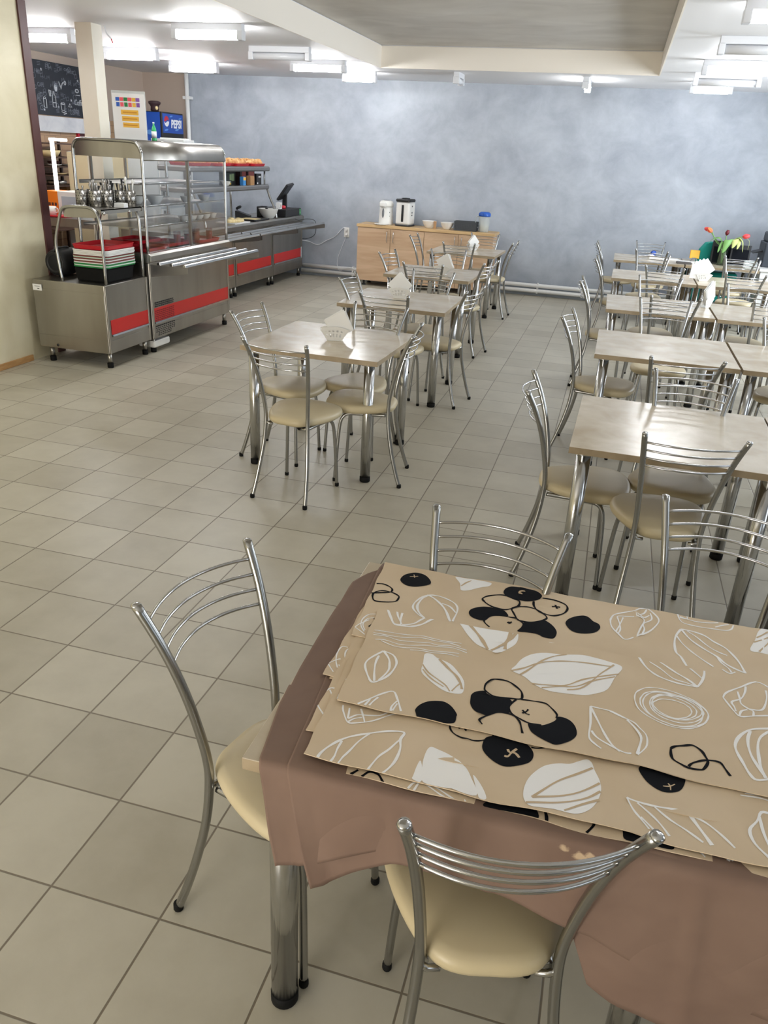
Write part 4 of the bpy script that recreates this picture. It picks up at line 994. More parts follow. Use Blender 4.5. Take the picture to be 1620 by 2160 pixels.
# cutlery cups
def cutlery_cup(x, y, label, style):
    o = thing('cutlery_cup', label, 'cutlery cup', (x, y, 1.2663), 0, 'perforated steel cutlery cups on the counter shelf')
    MB().lathe([(0.0, 0.002), (0.046, 0.002), (0.046, 0.0), (0.048, 0.0), (0.0485, 0.125), (0.0465, 0.125), (0.0455, 0.006), (0.0, 0.006)], 24).build('cup', M_CUP, o)
    h = MB()
    for r in range(5):
        for k in range(14):
            a = 2*PI*(k+0.5*(r % 2))/14; z = 0.024+r*0.02
            M = axes((0.0488*math.cos(a), 0.0488*math.sin(a), z), (-math.sin(a), math.cos(a), 0), (0, 0, 1), (math.cos(a), math.sin(a), 0))
            h.lathe([(0.0042, 0), (0.0042, 0.0006)], 6, 0, (0, 0, 0), M)
    h.build('perforation', M_BLACK, o)
    rnd = random.Random(int(x*100+y*77))
    for k in range({'black': 9, 'fork': 8, 'white': 2, 'low': 4}[style]):
        a = rnd.uniform(0, 2*PI); tx = rnd.uniform(-0.03, 0.03); ty = rnd.uniform(-0.03, 0.03); zt = rnd.uniform(0.16, 0.215)
        p = MB()
        base = Vector((tx*0.6, ty*0.6, 0.01)); tip = Vector((tx*1.6, ty*1.6, zt if style != 'low' else zt*0.78))
        d = (tip-base).normalized()
        p.tube([base, tip*0.8+base*0.2, tip], 0.004, 6, rr=[0.003, 0.0055, 0.0095])
        if style == 'white': p.sphere(tip, 0.012, 0.012, 0.022, 8, 6)
        p.build('utensil', M_BLACKS if style in ('black', 'low') and k % 4 else (M_WHITEP if style == 'white' else M_STEELD), o)
for x, y, lab, st in ((-1.195, 2.90, 'perforated cutlery cup at the far left end of the shelf', 'low'), (-1.19, 3.04, 'perforated cutlery cup second from the left, half hidden', 'low'),
                      (-1.095, 2.93, 'perforated cutlery cup left of the brightest one, holding dark handles', 'fork'), (-1.055, 3.035, 'brightly reflecting perforated cutlery cup at the middle of the shelf edge', 'fork'),
                      (-1.12, 3.15, 'perforated cutlery cup in the back row filled with black handles', 'black'), (-1.03, 3.20, 'perforated cutlery cup in the back row right of the black handles', 'black'),
                      (-0.965, 3.235, 'perforated cutlery cup at the right with two white spoons', 'white')):
    cutlery_cup(x, y, lab, st)
o = thing('napkin_stack', 'white stack of paper napkins lying between the cutlery cups', 'napkins', (-0.965, 3.09, 1.2663), 0.1)
for k in range(3): MB().box(-0.045+0.002*k, 0.045, -0.035, 0.035-0.001*k, 0.0002+0.011*k, 0.0108+0.011*k).build('napkin_bundle', M_PAPER, o)
# trays
def tray_mesh(w, d, h, straight=False):
    b = MB(); r = 0.05
    def ring(ox, oy, z, rr):
        pts = []
        for cx, cy, a0 in ((w/2-r, d/2-r, 0), (-w/2+r, d/2-r, PI/2), (-w/2+r, -d/2+r, PI), (w/2-r, -d/2+r, 1.5*PI)):
            for k in range(6):
                a = a0+PI/2*k/5; pts.append((cx+rr*math.cos(a), cy+rr*math.sin(a), z))
        return pts
    prof = [(r-0.030, 0.0), (r-0.014, 0.002), (r-0.003, h-0.006), (r, h-0.003), (r, h), (r-0.006, h), (r-0.024, 0.006), (r-0.030, 0.004)]
    if straight: prof = [(r-0.03, 0.0), (r-0.006, 0.0), (r, 0.0012), (r, h-0.0012), (r-0.003, h), (r-0.012, h), (r-0.014, h-0.004), (r-0.03, h-0.005)]
    rings = [ring(0, 0, z, rr) for rr, z in prof]; n = 24
    vs = [p for q in rings for p in q]; fs = []
    for k in range(len(rings)-1):
        for i in range(n):
            j = (i+1) % n; fs.append((k*n+i, k*n+j, (k+1)*n+j, (k+1)*n+i))
    fs.append(tuple(reversed(range(n)))); fs.append(tuple(range((len(rings)-1)*n, len(rings)*n)))
    return b.add(vs, fs, 0, False)
def tray(x, y, z, rz, m, label, cat='tray', group='serving trays stacked on the low counter', w=0.46, d=0.34, h=0.030, straight=False):
    o = tray_mesh(w, d, h, straight).build('serving_tray', m, None, (x, y, z)); o.rotation_euler = (0, 0, rz)
    return tag(o, label, cat, group)
def bin_box():
    b = MB(); b.rbox(-0.155, 0.155, -0.215, 0.215, 0.0, 0.118, 0.03, 4, taper=0.06)
    return b
o = bin_box().build('plastic_bin', M_RUBBER, None, (-1.085, 2.96, 0.6885)); tag(o, 'black plastic bin under the stacked trays on the low counter', 'bin')
stack = [(M_GREENP, 'green tray at the bottom of the stack'), (M_MINT, 'pale green tray second from the bottom of the stack'), (M_GREENP, 'green tray third from the bottom, above the pale one'), (M_WHITEP, 'white tray above the green ones in the stack'),
         (M_BROWNP, 'lower brown tray in the middle of the stack'), (M_WHITEP, 'white tray between the two lower brown ones in the stack'), (M_BROWNP, 'middle brown tray of the stack'), (M_MINT, 'pale green tray between the upper brown trays'), (M_BROWNP, 'upper brown tray of the stack, below the white trays'),
         (M_WHITEP, 'lowest of the white trays near the top of the stack'), (M_WHITEP, 'second lowest of the white trays near the top of the stack'), (M_WHITEP, 'second highest of the white trays near the top of the stack'), (M_WHITEP, 'highest white tray, directly under the red tray'), (M_REDP, 'red tray on top of the stack on the low counter')]
z = 0.8075
rn = random.Random(3)
for k, (m, lab) in enumerate(stack):
    top = k == len(stack)-1
    tray(-1.08+rn.uniform(-.004, .004), 2.965+rn.uniform(-.004, .004), z, PI/2+rn.uniform(-.02, .02), m, lab, h=0.0104 if not top else 0.036, w=0.45, d=0.335, straight=not top)
    z += 0.0108
# portable speaker
o = thing('portable_speaker', 'black cylindrical portable speaker on the low counter beside the wall', 'speaker', (-1.50, 2.86, 0.688+0.112), 0)
R = axes((0, 0, 0), (1, 0, 0), (0, 0, 1), (0, -1, 0))
R2 = Matrix.Rotation(-0.9, 4, 'Z') @ R
MB().lathe([(0.075, -0.20), (0.10, -0.17), (0.112, -0.10), (0.112, 0.05), (0.104, 0.085), (0.088, 0.10)], 28, 0, (0, 0, 0), Matrix.Translation((0.02, 0.09, 0)) @ R2 if False else Matrix.Translation((0.0, 0.10, 0)) @ R).build('body', M_BLACKS, o)
MB().lathe([(0.0, 0.095), (0.062, 0.098), (0.074, 0.107), (0.086, 0.105), (0.089, 0.095)], 28, 0, (0, 0, 0), Matrix.Translation((0.0, 0.10, 0)) @ R).build('woofer', M_BLACK, o)
MB().tube(catmull([(0.0, -0.0, 0.09), (0.02, 0.02, 0.118), (0.02, 0.16, 0.118), (0.0, 0.20, 0.09)], 4), 0.008, 8).build('handle', M_BLACK, o)
# --- second unit: glass display case
c2 = counter_unit('display_counter', 'steel refrigerated counter with a tall glass display case and red stripe', -1.54, -0.880, 3.312, 4.868, 0.80, (3.345, 4.845, 0.283, 0.402), GC)
b = MB(); b.prism([(-1.555, 0.80), (-0.876, 0.80), (-0.852, 0.812), (-0.848, 0.862), (-0.872, 0.880), (-1.555, 0.880)], 3.305, 4.875, 'y').build('worktop', M_STEEL, c2, bevel=0.003)
def slots(ya, yb, za, zb, cols_, name, m, tilt=0.0):
    s_ = MB(); rows = int((zb-za)/0.0165); 
    for r in range(rows):
        for k in range(cols_):
            y = ya+(yb-ya)*(k+0.5*(r % 2)*0.4)/cols_; w = (yb-ya)/cols_*0.72
            if name == 'vent_upper' and (r > 3 and k < 2 or r > 5 and k < 3): continue
            if name == 'vent_lower' and (r < 2 and (k < 1 or k > cols_-3)): continue
            z_ = za+r*0.0165
            s_.box(-0.8775+0.0, -0.8755, y, y+w, z_, z_+0.0095)
    s_.build('vent_grille', m, c2)
slots(3.365, 3.70, 0.410, 0.475, 10, 'vent_upper', M_BLACK); slots(3.355, 3.70, 0.288, 0.398, 10, 'vent_red', MATS.setdefault('slot_red', mat('slot_red', srgb(110, 18, 20), 0.5))); slots(3.355, 3.70, 0.15, 0.262, 10, 'vent_lower', M_BLACK)
MB().rbox(-1.06, -0.885, 3.335, 3.61, 0.045, 0.105, 0.02, 3).build('drip_tray', M_WHITEP, c2)
# tray rail
def tray_rail(root, ya, yb, x_wall, xs, zr, steps=(0, 0, 0)):
    for x, st in zip(xs, steps):
        MB().prism([(x-0.018, zr-0.014), (x+0.018, zr-0.014), (x+0.014, zr+0.004), (x+0.006, zr+0.010), (x-0.006, zr+0.010), (x-0.014, zr+0.004)], ya, yb-st, 'y').build('rail_bar', M_CHROME, root, bevel=0.002)
    for y in (ya+0.01, yb-0.03):
        MB().prism([(x_wall, zr-0.016), (xs[-1]+0.03, zr-0.016), (xs[-1]+0.03, zr-0.062), (xs[-1]+0.02, zr-0.070), (x_wall+0.02, zr-0.118), (x_wall, zr-0.118)], y, y+0.008, 'y').build('rail_bracket', M_STEELD, root)
tray_rail(c2, 3.315, 4.85, -0.874, (-0.785, -0.660, -0.535), 0.803)
# arched ends, hood, glass, shelves
arch = [(-0.885, 0.88), (-0.882, 1.25), (-0.880, 1.645), (-0.888, 1.70), (-0.915, 1.745), (-0.965, 1.768), (-1.20, 1.772), (-1.45, 1.770), (-1.505, 1.755), (-1.533, 1.715), (-1.540, 1.65), (-1.545, 1.25), (-1.548, 0.88)]
ap = catmull([(x, z, 0) for x, z in arch], 4)
for y in (3.322, 4.858):
    MB().tube([(p.x, y, p.y) for p in ap], 0.0135, 12).build('arch_frame', M_TUBE, c2)
# hood: a curved sheet from the rear top over the front
hp = [(-1.50, 1.772), (-1.20, 1.782), (-0.965, 1.780), (-0.905, 1.755), (-0.877, 1.70), (-0.868, 1.645), (-0.868, 1.632)]
hq = catmull([(x, z, 0) for x, z in hp], 4)
hb = MB(); nn = len(hq)
vs = [(p.x, y, p.y) for y in (3.318, 4.862) for p in hq]+[(p.x-0.006, y, p.y-0.006) for y in (3.318, 4.862) for p in hq]
fs = []
for i in range(nn-1):
    fs.append((i, i+1, nn+i+1, nn+i)); fs.append((2*nn+i, 3*nn+i, 3*nn+i+1, 2*nn+i+1))
    fs.append((i, 2*nn+i, 2*nn+i+1, i+1)); fs.append((nn+i, nn+i+1, 3*nn+i+1, 3*nn+i))
fs.append((0, nn, 3*nn, 2*nn)); fs.append((nn-1, 3*nn-1, 4*nn-1, 2*nn-1))
hb.add(vs, fs, 0, True); hb.build('hood', M_STEEL, c2)
MB().prism([(-1.535, 1.64), (-0.885, 1.64), (-0.888, 1.70), (-0.915, 1.742), (-0.965, 1.764), (-1.45, 1.766), (-1.505, 1.752), (-1.53, 1.715)], 3.324, 3.328, 'y').build('end_panel', M_STEEL, c2)
MB().prism([(-1.535, 1.64), (-0.885, 1.64), (-0.888, 1.70), (-0.915, 1.742), (-0.965, 1.764), (-1.45, 1.766), (-1.505, 1.752), (-1.53, 1.715)], 4.852, 4.856, 'y').build('end_panel', M_STEEL, c2)
MB().box(-0.884, -0.880, 3.335, 4.095, 0.882, 1.635).build('front_glass', M_GLASS, c2)
MB().box(-0.884, -0.880, 4.112, 4.845, 0.882, 1.635).build('front_glass', M_GLASS, c2)
MB().box(-1.535, -0.895, 3.320, 3.324, 0.882, 1.64).build('end_glass', M_GLASS, c2)
MB().box(-1.535, -0.895, 4.856, 4.860, 0.882, 1.64).build('end_glass', M_GLASS, c2)
MB().box(-0.902, -0.876, 4.092, 4.116, 0.88, 1.64).build('middle_post', M_STEEL, c2)
MB().box(-1.548, -1.532, 4.092, 4.116, 0.88, 1.76).box(-1.548, -1.532, 3.55, 3.574, 0.88, 1.76).build('rear_post', M_STEEL, c2)
for z in (1.449, 1.268, 1.098):
    b = MB(); b.box(-1.52, -0.93, 3.335, 4.845, z-0.016, z-0.012)
    b.box(-1.52, -1.515, 3.335, 4.845, z-0.03, z); b.build('shelf', M_STEEL, c2)
    MB().tube([(-0.915, 3.30, z), (-0.915, 4.89, z)], 0.0045, 8).build('shelf_rod', M_CHROME, c2)
# contents of the case
def bowl(x, y, z, label, fill=None, sc=1.0, group='white bowls in the display case', name='bowl', cat='bowl'):
    o = thing(name, label, cat, (x, y, z), 0, group)
    MB().lathe([(0, 0), (0.028*sc, 0), (0.032*sc, 0.004*sc), (0.050*sc, 0.030*sc), (0.058*sc, 0.052*sc), (0.060*sc, 0.055*sc), (0.057*sc, 0.055*sc), (0.048*sc, 0.032*sc), (0.030*sc, 0.008*sc), (0, 0.007*sc)], 22).build('bowl_body', M_WHITEC, o)
    if fill: MB().sphere((0, 0, 0.035*sc), 0.049*sc, 0.049*sc, 0.018*sc, 14, 6).build('filling', fill, o)
for y, lab, f in ((4.20, 'white bowl on the bottom glass-case shelf nearest the middle post', M_SALAD), (4.34, 'white bowl second from the middle post on the bottom case shelf', M_SALAD), (4.48, 'white bowl third from the middle post on the bottom case shelf', None), (4.62, 'white bowl fourth from the middle post on the bottom case shelf', M_SALAD), (4.76, 'white bowl at the far end of the bottom case shelf', M_SALAD)):
    bowl(-1.0, y, 1.086, lab, f)
for y, x, lab, s_ in ((4.27, -1.0, 'white bowl on the middle case shelf just right of the post', 1.05), (4.73, -1.06, 'white bowl at the far end of the middle case shelf', 1.1), (3.86, -1.1, 'wide white bowl on the middle case shelf left of the post', 1.35), (3.62, -1.15, 'wide white bowl farthest left on the middle case shelf', 1.35)):
    bowl(x, y, 1.256, lab, None, s_)
for y, lab in ((3.56, 'flat red tray lying in the case next to its near end'), (3.98, 'flat red tray lying in the case in front of the middle post'), (4.56, 'flat red tray under the glasses in the far half of the case')):
    tray(-1.08 if y < 4.5 else -1.06, y, 0.8805 if y != 3.98 else 0.892, PI/2+(0.05 if y < 3.7 else -0.03), M_REDP, lab, 'tray', 'red trays inside the display case', w=0.42, d=0.32, h=0.03)
tray(-1.26, 3.75, 0.9215, PI/2+0.02, M_REDP, 'upper red tray overlapping others at the back of the case', 'tray', 'red trays inside the display case', w=0.42, d=0.32, h=0.03)
def compote(x, y, z, label):
    o = thing('drink_glass', label, 'glass', (x, y, z), 0, 'glasses of compote in the display case')
    MB().lathe([(0, 0), (0.030, 0), (0.036, 0.115), (0.0345, 0.115), (0.029, 0.004), (0, 0.004)], 20).build('glass_body', M_GLASS, o)
    MB().lathe([(0, 0.005), (0.0288, 0.005), (0.0332, 0.088), (0, 0.088)], 20).build('drink', M_COMPOTE, o)
for x, y, lab in ((-1.00, 4.245, 'glass of compote just right of the middle post of the case'), (-1.02, 4.44, 'glass of compote second right of the case post'), (-1.06, 4.54, 'glass of compote third right of the case post, set farther back'), (-1.00, 4.70, 'glass of compote farthest right in the case'), (-0.985, 4.02, 'glass of compote left of the middle post of the case')):
    compote(x, y, 0.885 if y > 4.2 else 0.897, lab)
# things on top of the case
o = thing('menu_stand', 'white menu poster in a clear stand on top of the display case', 'poster stand', (-1.40, 4.02, 1.7835), 0.22)
MB().box(-0.155, 0.155, -0.004, 0.0, 0.0, 0.40).box(-0.155, 0.155, -0.06, 0.06, -0.001, 0.003).build('acrylic_holder', M_CLEARP, o)
p = MB().box(-0.150, 0.150, -0.007, -0.0045, 0.004, 0.378).build('poster', M_PAPER, o)
cols_ = [M_BLUEC, M_TULP, M_GREENP, M_TULP, M_YEL, MATS.setdefault('violet', mat('violet', srgb(140, 90, 170), 0.6))]
for k, m in enumerate(cols_):
    g = MB(); x = -0.10+k*0.037
    g.rbox(x-0.017, x+0.017, -0.0078, -0.007, 0.315, 0.345, 0.002); g.rbox(x-0.017+0.004, x+0.017, -0.0078, -0.007, 0.270, 0.305, 0.002)
    g.build('printed_letter', m, p)
for k in range(3):
    q = MB().rbox(-0.075+0.006*k, 0.085, -0.0078, -0.007, 0.205-k*0.052, 0.245-k*0.052, 0.002).build('yellow_bar', M_YEL, p)
    MB().box(-0.06, 0.07, -0.0082, -0.0078, 0.220-k*0.052, 0.230-k*0.052).build('print', MATS.setdefault('amber_print', mat('amber_print', srgb(206, 140, 40), 0.6)), q)
o = thing('paper_stack', 'white papers lying on top of the display case at its far end', 'papers', (-1.32, 4.63, 1.7835), 0.1)
MB().box(-0.17, 0.17, -0.13, 0.13, 0, 0.025).build('sheets', M_PAPER, o, bevel=0.004)
MB().box(-0.10, 0.14, -0.10, 0.10, 0.0255, 0.036, 0, rotz(0.2)).build('top_sheets', M_PAPER, o)
o = thing('bottle', 'green bottle with a white label on top of the display case beside the papers', 'bottle', (-1.345, 4.33, 1.7835), 0)
o.scale = (0.56, 0.56, 0.5)
MB().lathe([(0, 0), (0.040, 0), (0.042, 0.02), (0.042, 0.17), (0.034, 0.22), (0.016, 0.27), (0.014, 0.30), (0, 0.30)], 18).build('bottle_body', M_BOTG, o)
MB().lathe([(0.0425, 0.05), (0.0428, 0.05), (0.0428, 0.165), (0.0425, 0.165)], 18).build('bottle_label', M_PAPER, o)
MB().lathe([(0.0155, 0.30), (0.0165, 0.302), (0.0165, 0.322), (0, 0.324)], 14).build('cap', M_SIGNLIT, o)
# --- rear units of the line
r1 = counter_unit('rear_counter', 'rear steel counter unit mostly hidden behind the display counter', -2.22, -1.562, 5.02, 6.432, 0.80, (5.06, 6.405, 0.29, 0.418), GC)
r2 = counter_unit('rear_counter', 'rear steel counter unit in the middle, right of the display counter end', -2.22, -1.562, 6.452, 7.640, 0.80, (6.51, 7.595, 0.285, 0.41), GC)
r3 = counter_unit('rear_counter', 'farthest steel counter unit ending before the grey wall', -2.22, -1.562, 7.660, 8.790, 0.80, (7.71, 8.73, 0.292, 0.415), GC)
MB().box(-1.559, -1.553, 8.735, 8.757, 0.27, 0.43).build('end_strip', M_SIGNLIT, r3)
w = thing('steel_worktop', 'long steel worktop running over the rear counter units', 'worktop')
MB().prism([(-2.235, 0.80), (-1.558, 0.80), (-1.535, 0.812), (-1.532, 0.862), (-1.556, 0.880), (-2.235, 0.880)], 5.01, 8.80, 'y').build('worktop_slab', M_STEEL, w, bevel=0.003)
tray_rail(r1, 5.03, 6.42, -1.558, (-1.465, -1.34, -1.215), 0.795); tray_rail(r2, 6.45, 7.65, -1.558, (-1.465, -1.34, -1.215), 0.795); tray_rail(r3, 7.66, 8.79, -1.558, (-1.465, -1.34, -1.215), 0.795, (0.25, 0.12, 0))
# --- double shelf over the rear units
ds = thing('counter_shelf', 'two-tier grey steel shelf over the rear counter with pastries on top', 'shelf')
for y in (5.75, 7.86):
    MB().tube(catmull([(-1.585, y, 0.88), (-1.60, y, 0.98), (-1.68, y, 1.15), (-1.72, y, 1.26)], 4), 0.016, 10).build('front_leg', M_TUBE, ds)
    MB().tube([(-1.76, y, 1.27), (-1.76, y, 1.49)], 0.012, 10).build('upright', M_TUBE, ds)
for y in (6.35, 7.45): MB().tube([(-2.08, y, 0.88), (-2.08, y, 1.49)], 0.014, 10).build('rear_leg', M_TUBE, ds)
MB().rbox(-2.12, -1.70, 5.68, 7.90, 1.255, 1.315, 0.03, 4).build('lower_shelf', M_STEELD, ds)
MB().rbox(-2.12, -1.70, 5.64, 7.93, 1.485, 1.545, 0.03, 4).build('upper_shelf', M_STEELD, ds)
for k, (y, lab) in enumerate(((6.0, 'red tray of pastries seen through the glass case top'), (6.55, 'red tray of buns on the upper shelf just right of the glass case'), (7.08, 'red tray of buns in the middle of the visible upper shelf'), (7.60, 'red tray of buns at the far end of the upper shelf'))):
    tray(-1.88, y, 1.5455, PI/2+0.02*k, M_REDP, lab, 'tray', 'red pastry trays on the upper shelf', w=0.46, d=0.34, h=0.034)
rn = random.Random(11); nb = 0
for y in (6.0, 6.55, 7.08, 7.60):
    for i in range(3):
        for j in range(2):
            bx, by = -1.96+0.16*j+rn.uniform(-.01, .01), y-0.13+0.13*i+rn.uniform(-.012, .012)
            b = MB(); b.sphere((0, 0, 0.036), 0.062, 0.058, 0.036+rn.uniform(0, .012), 14, 8)
            b.tube(catmull([(-0.04, -0.02, 0.066), (0, 0.012, 0.076), (0.04, -0.01, 0.064)], 3), 0.012, 6)
            o = b.build('bun', M_BUN, None, (bx, by, 1.5505)); o.rotation_euler = (0, 0, rn.uniform(0, 3))
            tag(o, 'golden bun lying on a red tray of the upper counter shelf', 'bun', 'buns on the red trays of the upper shelf')
def pack(x, y, z, w, d, h, m, label, name='tea_box', cat='box', rz=0.0, face=None, fc=None):
    o = thing(name, label, cat, (x, y, z), rz, 'tea and coffee packs on the lower counter shelf')
    MB().box(-d/2, d/2, -w/2, w/2, 0, h).build('carton', m, o, bevel=0.002)
    for (a, b, za, zb, mm) in face or ():
        MB().box(d/2, d/2+0.001, a*w, b*w, za*h, zb*h).build('front_print', mm, o)
    return o
M_TEAG = mat('dark_green_pack', srgb(34, 44, 38), 0.5); M_TEAL2 = mat('leaf_print', srgb(130, 150, 110), 0.6); M_FRUIT = mat('fruit_print', srgb(140, 70, 66), 0.6)
pack(-1.86, 6.86, 1.3155, .16, .10, .155, M_TEAG, 'dark green tea box at the left end of the lower shelf', face=((.1, .45, .4, .85, M_TEAL2), (-.3, .3, .08, .2, M_YEL)))
pack(-1.90, 7.06, 1.3155, .16, .10, .17, M_BLACK, 'black tea box left of the tall brown boxes', face=((-.3, .2, .3, .8, M_TEAL2),))
pack(-1.86, 7.265, 1.3155, .17, .12, .225, M_CARDD, 'tall dark brown box left of the kraft box on the lower shelf', face=((-.2, .45, .3, .95, M_FRUIT),))
pack(-1.84, 7.47, 1.3155, .21, .12, .225, M_CARDD, 'tall dark box with fruit print in the middle of the lower shelf', face=((-.4, .4, .45, .9, M_FRUIT), (-.45, .45, .02, .4, M_KRAFT)))
pack(-1.745, 7.36, 1.3155, .12, .06, .115, M_KRAFT, 'small kraft carton standing before the tall boxes')
pack(-1.745, 7.13, 1.3155, .08, .05, .105, M_CARDB, 'small blue and yellow pack in front of the black tea box', 'tea_pack', face=((-.45, .45, .6, .95, M_YEL),))
pack(-1.83, 7.72, 1.3155, .16, .10, .135, M_BLACK, 'black box at the far end of the lower shelf', face=((-.1, .35, .65, .78, M_PAPER), (-.4, -.2, .05, .2, M_PAPER)))
bowl(-1.775, 6.70, 1.3155, 'white bowl at the left end of the lower counter shelf', None, 1.0, 'white bowls on the rear counter')
bowl(-1.68, 7.80, 0.8805, 'large white bowl on the rear worktop below the shelf end', None, 2.35, 'white bowls on the rear counter')
o = thing('pastry_plate', 'pale cream pastries on a board on the rear worktop under the shelf', 'pastries', (-1.72, 6.75, 0.8805))
MB().box(-0.14, 0.14, -0.22, 0.22, 0, 0.012).build('board', M_PAPER, o)
rn = random.Random(5)
for k in range(8): MB().sphere((rn.uniform(-.09, .09), -0.17+0.05*k, 0.03), 0.045, 0.04, 0.024, 10, 6).build('pastry', M_BREAD, o)
o = thing('food_tray', 'black shallow tray on the rear worktop beside the white bowl', 'tray', (-1.70, 7.35, 0.8805), 0.0)
MB().rbox(-0.13, 0.13, -0.24, 0.24, 0.0, 0.02, 0.02).build('tray_body', M_BLACK, o); MB().rbox(-0.11, 0.11, -0.21, 0.0, 0.0205, 0.026, 0.02).build('food', M_BREAD, o)
o = thing('telephone', 'black desk telephone on the rear worktop behind the shelf leg', 'telephone', (-1.98, 7.62, 0.8805), 0.3)
MB().prism([(-0.10, 0), (0.10, 0), (0.10, 0.03), (-0.10, 0.09)], -0.09, 0.09, 'y').build('base', M_BLACK, o, bevel=0.006)
MB().tube(catmull([(-0.07, -0.12, 0.12), (-0.05, -0.07, 0.135), (-0.05, 0.07, 0.135), (-0.07, 0.12, 0.12)], 4), 0.018, 8).build('handset', M_BLACKS, o)
# --- till
o = thing('cash_register', 'black till with a tilted screen at the far end of the rear counter', 'cash register', (-1.805, 8.465, 0.8805), 0.0)
MB().box(-0.20, 0.235, -0.30, 0.30, 0.0, 0.10).build('cash_drawer', M_BLACK, o, bevel=0.006)
d = MB().box(0.10, 0.236, 0.3003, 0.3010, 0.01, 0.09).build('green_label', M_GREENP, o)
MB().box(0.2352, 0.2362, 0.225, 0.298, 0.01, 0.092).build('green_label', M_GREENP, o)
for k in range(4): MB().sphere((0.2362, 0.26, 0.022+0.019*k), 0.0008, 0.012, 0.006, 8, 4).build('label_mark', M_SIGNLIT, o)
MB().box(-0.03, 0.03, 0.21, 0.26, 0.10, 0.28).build('stand', M_BLACK, o, bevel=0.004)
SCR = Matrix.Translation((0.02, 0.20, 0.315)) @ Matrix.Rotation(0.65, 4, 'Y') @ Matrix.Rotation(PI/2+0.1, 4, 'Z')
MB().box(-0.15, 0.15, -0.018, 0.018, -0.13, 0.14, 0, SCR).build('screen', M_BLACK, o, bevel=0.006)
MB().box(-0.02, 0.02, -0.0192, -0.0185, 0.0, 0.03, 0, SCR).build('screen_emblem', MATS.setdefault('grey_print', mat('grey_print', srgb(90, 96, 104), 0.5)), o)
o = thing('card_terminal', 'black keypad printer block left of the till on the rear counter', 'printer', (-1.80, 7.99, 0.8805), 0.15)
MB().prism([(-0.11, 0), (0.12, 0), (0.12, 0.06), (0.04, 0.13), (-0.11, 0.14)], -0.10, 0.10, 'y').build('housing', M_BLACK, o, bevel=0.008)
for r in range(3):
    for k in range(3): MB().box(-0.07+0.03*r, -0.05+0.03*r, -0.04+0.03*k, -0.02+0.03*k, 0.139, 0.144).build('key', M_BLACKS, o)
o = thing('card_box', 'small white card box standing on the till drawer', 'box', (-1.72, 8.27, 0.9815), 0.1)
MB().box(-0.03, 0.03, -0.055, 0.055, 0, 0.085).build('carton', M_PAPER, o); MB().box(0.03, 0.0306, -0.015, 0.01, 0.02, 0.06).build('front_print', M_KRAFT, o); MB().box(0.03, 0.0306, -0.05, -0.035, 0.01, 0.025).build('blue_print', M_BLUE, o)
o = thing('stapler_cap', 'small red plastic lid on the till drawer under the screen', 'lid', (-1.70, 8.39, 0.9815))
MB().lathe([(0, 0), (0.035, 0), (0.038, 0.02), (0.030, 0.04), (0, 0.045)], 16).build('lid_body', M_PEPRED, o)
# cables at the wall
def cable(name, pts, r, m, label):
    return tag(MB().tube(catmull(pts, 6), r, 7).build(name, m), label, 'cable')
cable('power_cable', [(-1.60, 8.80, 0.52), (-1.50, 8.92, 0.50), (-1.36, 8.935, 0.46), (-1.22, 8.935, 0.53), (-1.08, 8.935, 0.60), (-1.00, 8.935, 0.69), (-0.945, 8.93, 0.735), (-0.905, 8.925, 0.72), (-0.897, 8.922, 0.70)], 0.0055, M_SIGNLIT, 'white power cable running from the socket to the far steel counter')
cable('power_cable', [(-0.895, 8.925, 0.645), (-0.91, 8.925, 0.58), (-0.97, 8.928, 0.44), (-1.02, 8.928, 0.30), (-1.03, 8.925, 0.20), (-1.00, 8.86, 0.16), (-0.96, 8.85, 0.115), (-0.89, 8.85, 0.145), (-0.80, 8.85, 0.17), (-0.72, 8.86, 0.16), (-0.60, 8.87, 0.19)], 0.004, M_SIGNLIT, 'thin white cable hanging from the socket down to the pipes')
cable('till_cable', [(-1.60, 8.40, 0.885), (-1.53, 8.44, 0.845), (-1.50, 8.52, 0.83), (-1.42, 8.62, 0.845), (-1.34, 8.74, 0.82), (-1.34, 8.80, 0.70), (-1.38, 8.82, 0.60), (-1.50, 8.83, 0.545), (-1.62, 8.82, 0.54)], 0.004, M_BLACK, 'thin black cable hanging off the till over the tray rails')
o = thing('wall_socket', 'white wall socket with a plug left of the oak sideboard', 'socket', (-0.897, 8.948, 0.672))
MB().rbox(-0.042, 0.042, -0.010, 0.0, -0.07, 0.07, 0.004, 2).build('cover', M_WHITEP, o)
for z in (0.03, -0.035): MB().lathe([(0.0, 0.0), (0.021, 0.0), (0.021, 0.012), (0.014, 0.034), (0, 0.034)], 14, 0, (0, 0, 0), axes((0, -0.010, z), (1, 0, 0), (0, 0, 1), (0, -1, 0))).build('plug', M_WHITEP, o)
